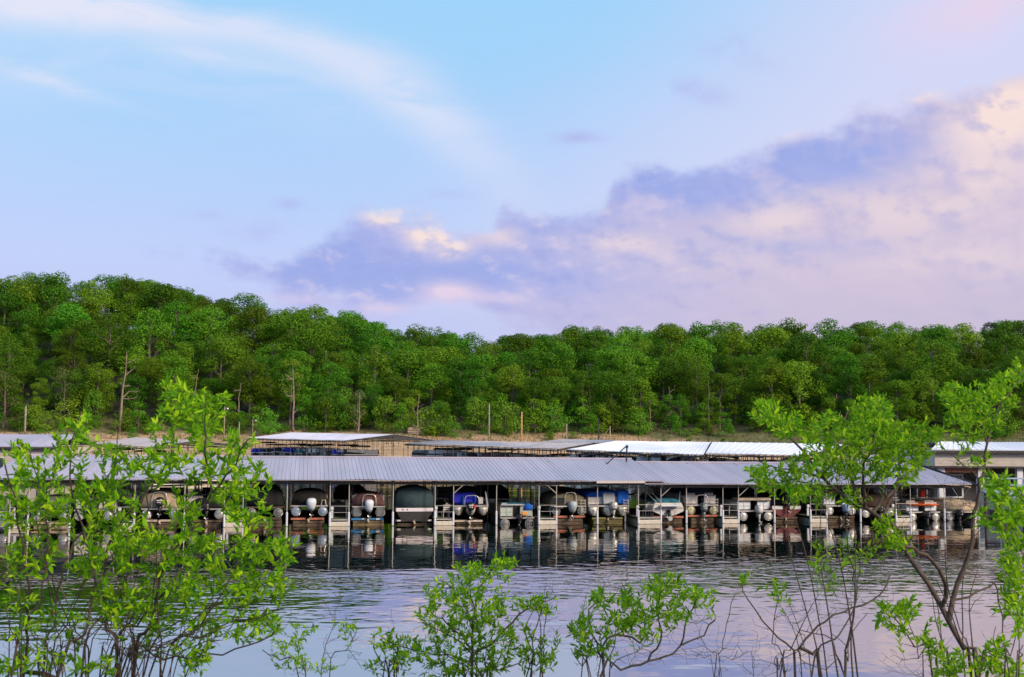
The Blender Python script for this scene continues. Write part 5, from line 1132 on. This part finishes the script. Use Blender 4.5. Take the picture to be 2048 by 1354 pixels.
# left shrub
shrub('big leafy green shrub filling the lower left, many brown stems', 5.0, .35,
 [([(126, 1354), (168, 1272), (187, 1197), (192, 1141), (173, 1085), (154, 1020), (140, 917), (162, 826)], 12, 2.5),
  ([(51, 1345), (54, 1235), (56, 1169), (42, 1094), (30, 1000), (10, 930)], 11, 3),
  ([(236, 1354), (215, 1260), (206, 1169), (225, 1066), (262, 1020), (304, 968), (337, 921), (346, 860), (349, 750)], 13, 2.5),
  ([(262, 1354), (300, 1258), (323, 1155), (356, 1085), (412, 1001), (440, 970), (470, 930), (495, 880)], 13, 3),
  ([(243, 1350), (328, 1319), (398, 1314), (468, 1300), (520, 1282), (560, 1250)], 8, 2.5),
  ([(285, 1350), (400, 1235), (500, 1180), (585, 1150)], 8, 2),
  ([(320, 1353), (420, 1270), (520, 1230), (575, 1215)], 7, 2),
  ([(210, 1354), (290, 1230), (380, 1130), (470, 1090), (560, 1098)], 9, 2.5),
  ([(-40, 1325), (60, 1345), (150, 1366), (220, 1400)], 9, 12), ([(410, 985), (412, 900), (410, 786)], 5, 2),
  ([(90, 1354), (110, 1240), (130, 1130), (215, 960), (240, 880), (225, 850)], 9, 2),
  ([(160, 1354), (215, 1220), (262, 1130), (290, 1040), (300, 920)], 9, 2.5), ([(25, 1354), (80, 1200), (95, 1060), (75, 960), (60, 900)], 9, 2),
  ([(300, 1354), (360, 1290), (430, 1210), (480, 1130), (560, 1060)], 8, 2), ([(180, 1354), (150, 1280), (110, 1180), (95, 1080)], 7, 2), ([(375, 1354), (395, 1330), (402, 1300), (440, 1280)], 6, 2), ([(270, 1354), (260, 1250), (300, 1180), (340, 1100), (360, 1030)], 8, 2)],
 [(352, 800, 30, 52, 15), (350, 850, 55, 40, 14), (410, 830, 34, 48, 16), (430, 800, 25, 20, 4), (165, 850, 22, 28, 6), (135, 880, 30, 28, 7), (95, 935, 70, 36, 12), (205, 940, 60, 50, 16), (300, 930, 50, 50, 14), (30, 905, 30, 20, 5), (40, 1000, 60, 55, 20), (130, 1010, 60, 50, 18), (230, 1030, 60, 50, 18), (400, 930, 50, 40, 12), (470, 900, 40, 50, 13), (500, 960, 40, 36, 9), (500, 1030, 45, 22, 8), (450, 985, 40, 30, 7), (370, 1010, 40, 30, 7), (190, 1110, 80, 45, 24), (290, 1110, 70, 45, 22), (60, 1110, 55, 45, 14), (380, 1090, 60, 45, 16), (470, 1110, 60, 40, 18), (550, 1105, 45, 38, 12), (500, 1170, 70, 40, 16), (400, 1170, 60, 45, 16), (300, 1190, 60, 40, 10), (560, 1170, 30, 30, 5), (480, 1250, 60, 30, 11), (540, 1250, 36, 30, 8), (360, 1240, 60, 35, 8), (230, 1200, 50, 40, 8), (390, 1325, 30, 22, 5), (205, 1330, 30, 20, 4), (90, 1210, 60, 40, 6), (20, 1190, 30, 40, 5), (320, 1300, 50, 20, 4), (150, 1260, 40, 30, 6), (60, 1270, 60, 40, 8), (110, 1320, 90, 25, 9), (280, 1250, 60, 40, 9), (30, 1330, 40, 20, 5), (420, 1290, 50, 30, 6)],
 190, seed=3, fan=[(20, 330, 200, 1130, 120, 120, 24), (200, 360, 420, 1200, 120, 60, 14), (0, 200, 60, 1150, 60, 100, 7)], bare=[(560, 1210, 60, 40, 14), (120, 1160, 90, 60, 14), (520, 960, 30, 40, 4), (60, 1280, 80, 60, 34), (200, 1300, 140, 40, 40), (360, 1260, 100, 40, 26), (420, 1220, 100, 50, 14), (250, 1290, 120, 40, 14)], leaf=(.05, .082), dens=2.15)
# small shrub between left shrub and centre
shrub('small low shrub with thin grey stems between the big left shrub and the centre shrub', 7.5, .3,
 [([(610, 1354), (600, 1320), (590, 1280)], 5, 2), ([(645, 1354), (655, 1290), (665, 1240), (690, 1170)], 4, 1), ([(655, 1354), (690, 1300), (712, 1265)], 4, 1.5), ([(600, 1354), (560, 1320), (525, 1300)], 4, 2)],
 [(600, 1260, 40, 25, 8), (585, 1310, 35, 35, 12), (690, 1250, 26, 16, 6), (640, 1330, 30, 20, 5), (545, 1290, 20, 20, 3)], 630, seed=5, bare=[(690, 1290, 40, 40, 10), (570, 1330, 40, 20, 5), (660, 1210, 30, 40, 6)], bark=TWG2)
# centre shrub
shrub('centre shrub with a single brown stem and a leaf spray pointing right at its top', 8.2, .45,
 [([(943, 1354), (944, 1300), (945, 1260), (940, 1240), (925, 1200), (880, 1160)], 13, 2), ([(943, 1262), (955, 1190), (985, 1140), (1025, 1116)], 6, 2), ([(941, 1290), (900, 1250), (862, 1225)], 5, 2), ([(944, 1320), (1000, 1270), (1050, 1220), (1100, 1200)], 6, 2), ([(930, 1354), (870, 1310), (800, 1290), (765, 1275)], 6, 2), ([(1060, 1354), (1065, 1280), (1085, 1215)], 5, 2), ([(1085, 1354), (1090, 1250), (1092, 1170)], 5, 1), ([(790, 1354), (795, 1310), (800, 1270)], 6, 2), ([(950, 1354), (960, 1280), (940, 1180)], 5, 2)],
 [(960, 1145, 70, 22, 18), (1008, 1122, 28, 14, 8), (890, 1185, 45, 28, 12), (935, 1215, 75, 40, 30), (940, 1260, 80, 35, 28), (850, 1225, 20, 20, 4), (860, 1290, 50, 40, 16), (960, 1320, 60, 36, 20), (1030, 1280, 40, 40, 12), (770, 1280, 30, 22, 8), (810, 1310, 30, 35, 10), (1055, 1205, 36, 14, 9), (1095, 1210, 24, 20, 6), (1080, 1320, 40, 30, 7), (1000, 1200, 30, 30, 6), (750, 1330, 20, 20, 3), (880, 1340, 40, 14, 6), (1095, 1290, 25, 35, 4)], 940, seed=8, fan=[(860, 1010, 940, 1270, 110, 50, 7), (1050, 1090, 1080, 1250, 30, 60, 4), (740, 800, 770, 1300, 30, 30, 4)], bare=[(1090, 1220, 35, 70, 10), (730, 1310, 40, 30, 5), (1010, 1310, 70, 40, 12), (860, 1330, 70, 25, 8), (820, 1250, 50, 40, 5)], leaf=(.058, .098), dens=2.9)
# right centre shrub with the curved limb
shrub('shrub with a thick curved grey limb right of the centre shrub', 7.6, .4,
 [([(1200, 1354), (1240, 1338), (1280, 1328), (1330, 1316), (1361, 1294), (1404, 1270), (1430, 1240)], 10, 3), ([(1210, 1348), (1205, 1315), (1213, 1278), (1246, 1270), (1280, 1286)], 9, 4), ([(1290, 1326), (1320, 1280), (1315, 1220), (1325, 1170)], 5, 2), ([(1360, 1295), (1380, 1230), (1395, 1195)], 4, 2), ([(1206, 1320), (1185, 1270), (1180, 1220), (1200, 1190)], 5, 2), ([(1280, 1286), (1290, 1230), (1260, 1190), (1240, 1160)], 4, 1.5), ([(1180, 1354), (1160, 1310), (1150, 1295)], 4, 2)],
 [(1200, 1200, 30, 20, 9), (1180, 1255, 38, 35, 14), (1165, 1300, 22, 15, 6), (1300, 1205, 60, 32, 24), (1330, 1165, 45, 22, 12), (1400, 1195, 34, 22, 12), (1290, 1250, 60, 28, 16), (1240, 1230, 40, 30, 8), (1210, 1300, 30, 25, 5), (1360, 1215, 25, 25, 6), (1255, 1195, 20, 15, 4)], 1210, seed=11, fan=[(1160, 1230, 1200, 1270, 60, 40, 5)], bare=[(1240, 1160, 50, 18, 12), (1330, 1300, 80, 30, 16), (1390, 1240, 40, 30, 10), (1180, 1330, 30, 20, 5), (1260, 1300, 50, 30, 10)], bark=TWG2, leaf=(.06, .098), dens=2.6)
# bare twigs
shrub('bunch of thin bare twigs between the curved limb shrub and the right shrubs', 7.2, .3,
 [([(1430, 1354), (1440, 1300), (1470, 1190)], 5, 1.5), ([(1440, 1354), (1425, 1310), (1400, 1270)], 4, 1), ([(1425, 1354), (1410, 1320), (1380, 1300)], 4, 1), ([(1436, 1354), (1460, 1320), (1475, 1300)], 4, 1)], [], 1432, seed=14, bare=[(1440, 1290, 50, 50, 14)], bark=TWG2)
# right shrub, mostly bare with crooked stems
shrub('crooked grey stemmed shrub, almost bare, left of the big right shrub trunk', 6.6, .35,
 [([(1590, 1354), (1600, 1295), (1650, 1240), (1705, 1216), (1760, 1190), (1780, 1150)], 9, 3), ([(1690, 1354), (1692, 1305), (1708, 1235), (1710, 1180), (1700, 1100), (1690, 1050)], 9, 2), ([(1640, 1350), (1625, 1310), (1600, 1295)], 10, 7), ([(1620, 1354), (1680, 1270), (1712, 1200), (1720, 1140), (1745, 1060)], 7, 2), ([(1585, 1320), (1540, 1260), (1500, 1200), (1485, 1165)], 4, 2), ([(1570, 1354), (1545, 1280), (1560, 1190), (1570, 1170)], 4, 1.5), ([(1510, 1354), (1490, 1310), (1475, 1290)], 3, 1), ([(1702, 1330), (1660, 1280), (1600, 1260)], 4, 1.5)],
 [(1495, 1158, 22, 10, 4), (1550, 1180, 22, 22, 6), (1640, 1115, 22, 30, 7), (1650, 1165, 25, 15, 4), (1710, 1110, 35, 16, 6), (1765, 1100, 25, 18, 4), (1690, 1085, 30, 15, 4)], 1640, seed=17, fan=[(1520, 1700, 1600, 1250, 100, 70, 8)], bare=[(1700, 1130, 70, 60, 46), (1650, 1230, 80, 40, 22), (1560, 1250, 60, 60, 18), (1520, 1330, 50, 20, 12), (1740, 1180, 50, 40, 16), (1620, 1320, 40, 25, 8)], bark=TWG2)
# big right shrub
shrub('big right shrub with a leaning dark trunk and two leafy crowns', 6.2, .5,
 [([(1957, 1354), (1933, 1294), (1899, 1241), (1870, 1188), (1826, 1125), (1797, 1067), (1768, 1038), (1730, 1014), (1710, 985)], 17, 8),
  ([(1730, 1014), (1681, 990), (1648, 956), (1609, 908), (1575, 869), (1537, 845)], 9, 3), ([(1710, 985), (1701, 941), (1696, 883), (1696, 821)], 7, 2.5), ([(1730, 1014), (1725, 970), (1730, 927), (1749, 859), (1754, 797)], 7, 2.5), ([(1749, 1030), (1778, 990), (1817, 951), (1846, 912), (1865, 879)], 8, 3), ([(1643, 958), (1600, 943), (1560, 937), (1512, 920)], 5, 2), ([(1681, 990), (1630, 980), (1600, 962), (1560, 965)], 5, 2),
  ([(1904, 1221), (1894, 1173), (1865, 1125), (1841, 1105), (1800, 1085)], 10, 5), ([(1908, 1225), (1918, 1164), (1942, 1096), (1954, 1009), (1957, 961), (1969, 932), (1971, 869), (1957, 797)], 12, 3), ([(1971, 893), (1995, 821), (2029, 772), (2050, 735)], 5, 2), ([(1957, 965), (1930, 930), (1890, 900)], 4, 1.5), ([(1912, 1200), (1960, 1185), (1990, 1165), (2003, 1230), (2003, 1280)], 5, 2), ([(1770, 1040), (1790, 980), (1800, 900), (1795, 850)], 6, 2)],
 [(1530, 825, 34, 22, 14), (1560, 850, 34, 26, 16), (1605, 850, 26, 26, 9), (1655, 855, 34, 30, 16), (1690, 880, 40, 35, 18), (1745, 820, 40, 32, 26), (1750, 870, 60, 38, 34), (1795, 890, 50, 34, 24), (1835, 865, 34, 26, 10), (1868, 872, 16, 16, 5), (1720, 925, 70, 30, 28), (1790, 940, 50, 30, 20), (1640, 905, 40, 30, 12), (1525, 955, 22, 26, 9), (1510, 935, 14, 12, 3), (1575, 955, 40, 26, 11), (1620, 985, 50, 20, 14), (1660, 940, 40, 26, 10), (1700, 990, 22, 24, 5), (1605, 925, 30, 20, 6), (1765, 1040, 30, 25, 6), (1800, 1090, 30, 14, 6), (1790, 1070, 20, 16, 4), (1840, 910, 26, 24, 8),
  (1905, 785, 30, 18, 10), (1935, 820, 45, 30, 20), (1965, 790, 35, 25, 12), (1940, 860, 36, 24, 9), (2005, 775, 26, 26, 10), (2035, 745, 16, 26, 8), (1985, 835, 22, 25, 5), (2030, 800, 18, 12, 3), (1970, 915, 14, 14, 3)], 1950, seed=21, fan=[(1600, 1720, 1640, 1010, 90, 60, 5), (1880, 1960, 1900, 1120, 70, 90, 6)], bare=[(1720, 960, 90, 40, 26), (1930, 960, 60, 60, 24), (1830, 960, 60, 50, 14), (1850, 1120, 70, 50, 16), (1950, 1120, 60, 60, 12), (1780, 1040, 50, 40, 10), (1640, 950, 60, 40, 16), (1760, 960, 80, 60, 30), (1690, 900, 90, 50, 20), (1870, 1060, 60, 70, 20), (1960, 1000, 30, 70, 12)], leaf=(.05, .08), dens=2.7)
# right edge shrub
shrub('dense leafy shrub cut by the right picture edge', 5.2, .35,
 [([(2080, 1354), (2075, 1250), (2060, 1150), (2030, 1060), (1990, 1000)], 9, 2), ([(2100, 1354), (2090, 1200), (2080, 1080), (2040, 980)], 9, 2), ([(2020, 1120), (2012, 1060), (2000, 960)], 4, 1.5), ([(2070, 1354), (2060, 1280), (2030, 1210), (2005, 1190)], 6, 2)],
 [(1990, 985, 34, 22, 10), (2030, 1010, 36, 36, 18), (1985, 1030, 30, 25, 8), (2040, 1060, 34, 40, 16), (2025, 1130, 30, 30, 10), (2030, 1180, 30, 30, 10), (2010, 1210, 25, 15, 4), (2040, 1240, 20, 30, 6), (2000, 960, 20, 14, 4)], 2090, seed=25, fan=[(2000, 2080, 2010, 1200, 40, 60, 4)], bare=[(2010, 1090, 40, 60, 10), (2015, 1230, 30, 40, 8)], leaf=(.055, .085))
# low right shrub
shrub('low bright leafy shrub in the bottom right corner', 5.6, .3,
 [([(1870, 1354), (1830, 1290), (1790, 1240), (1760, 1225)], 9, 2), ([(1850, 1354), (1838, 1310), (1800, 1200)], 6, 1.5), ([(1960, 1354), (1980, 1320), (2010, 1290)], 6, 2), ([(1900, 1354), (1890, 1320), (1880, 1290)], 6, 2), ([(2030, 1354), (2040, 1320), (2046, 1290)], 5, 2)],
 [(1790, 1240, 40, 30, 13), (1820, 1215, 22, 18, 5), (1845, 1290, 20, 20, 4), (1890, 1320, 36, 28, 16), (1920, 1340, 40, 16, 10), (1980, 1320, 36, 26, 14), (2020, 1340, 30, 20, 8), (2000, 1290, 20, 12, 4), (1870, 1260, 30, 20, 4), (1760, 1215, 16, 12, 3)], 1900, seed=28, bare=[(1800, 1320, 50, 30, 10), (1940, 1290, 50, 30, 8)], leaf=(.05, .085))
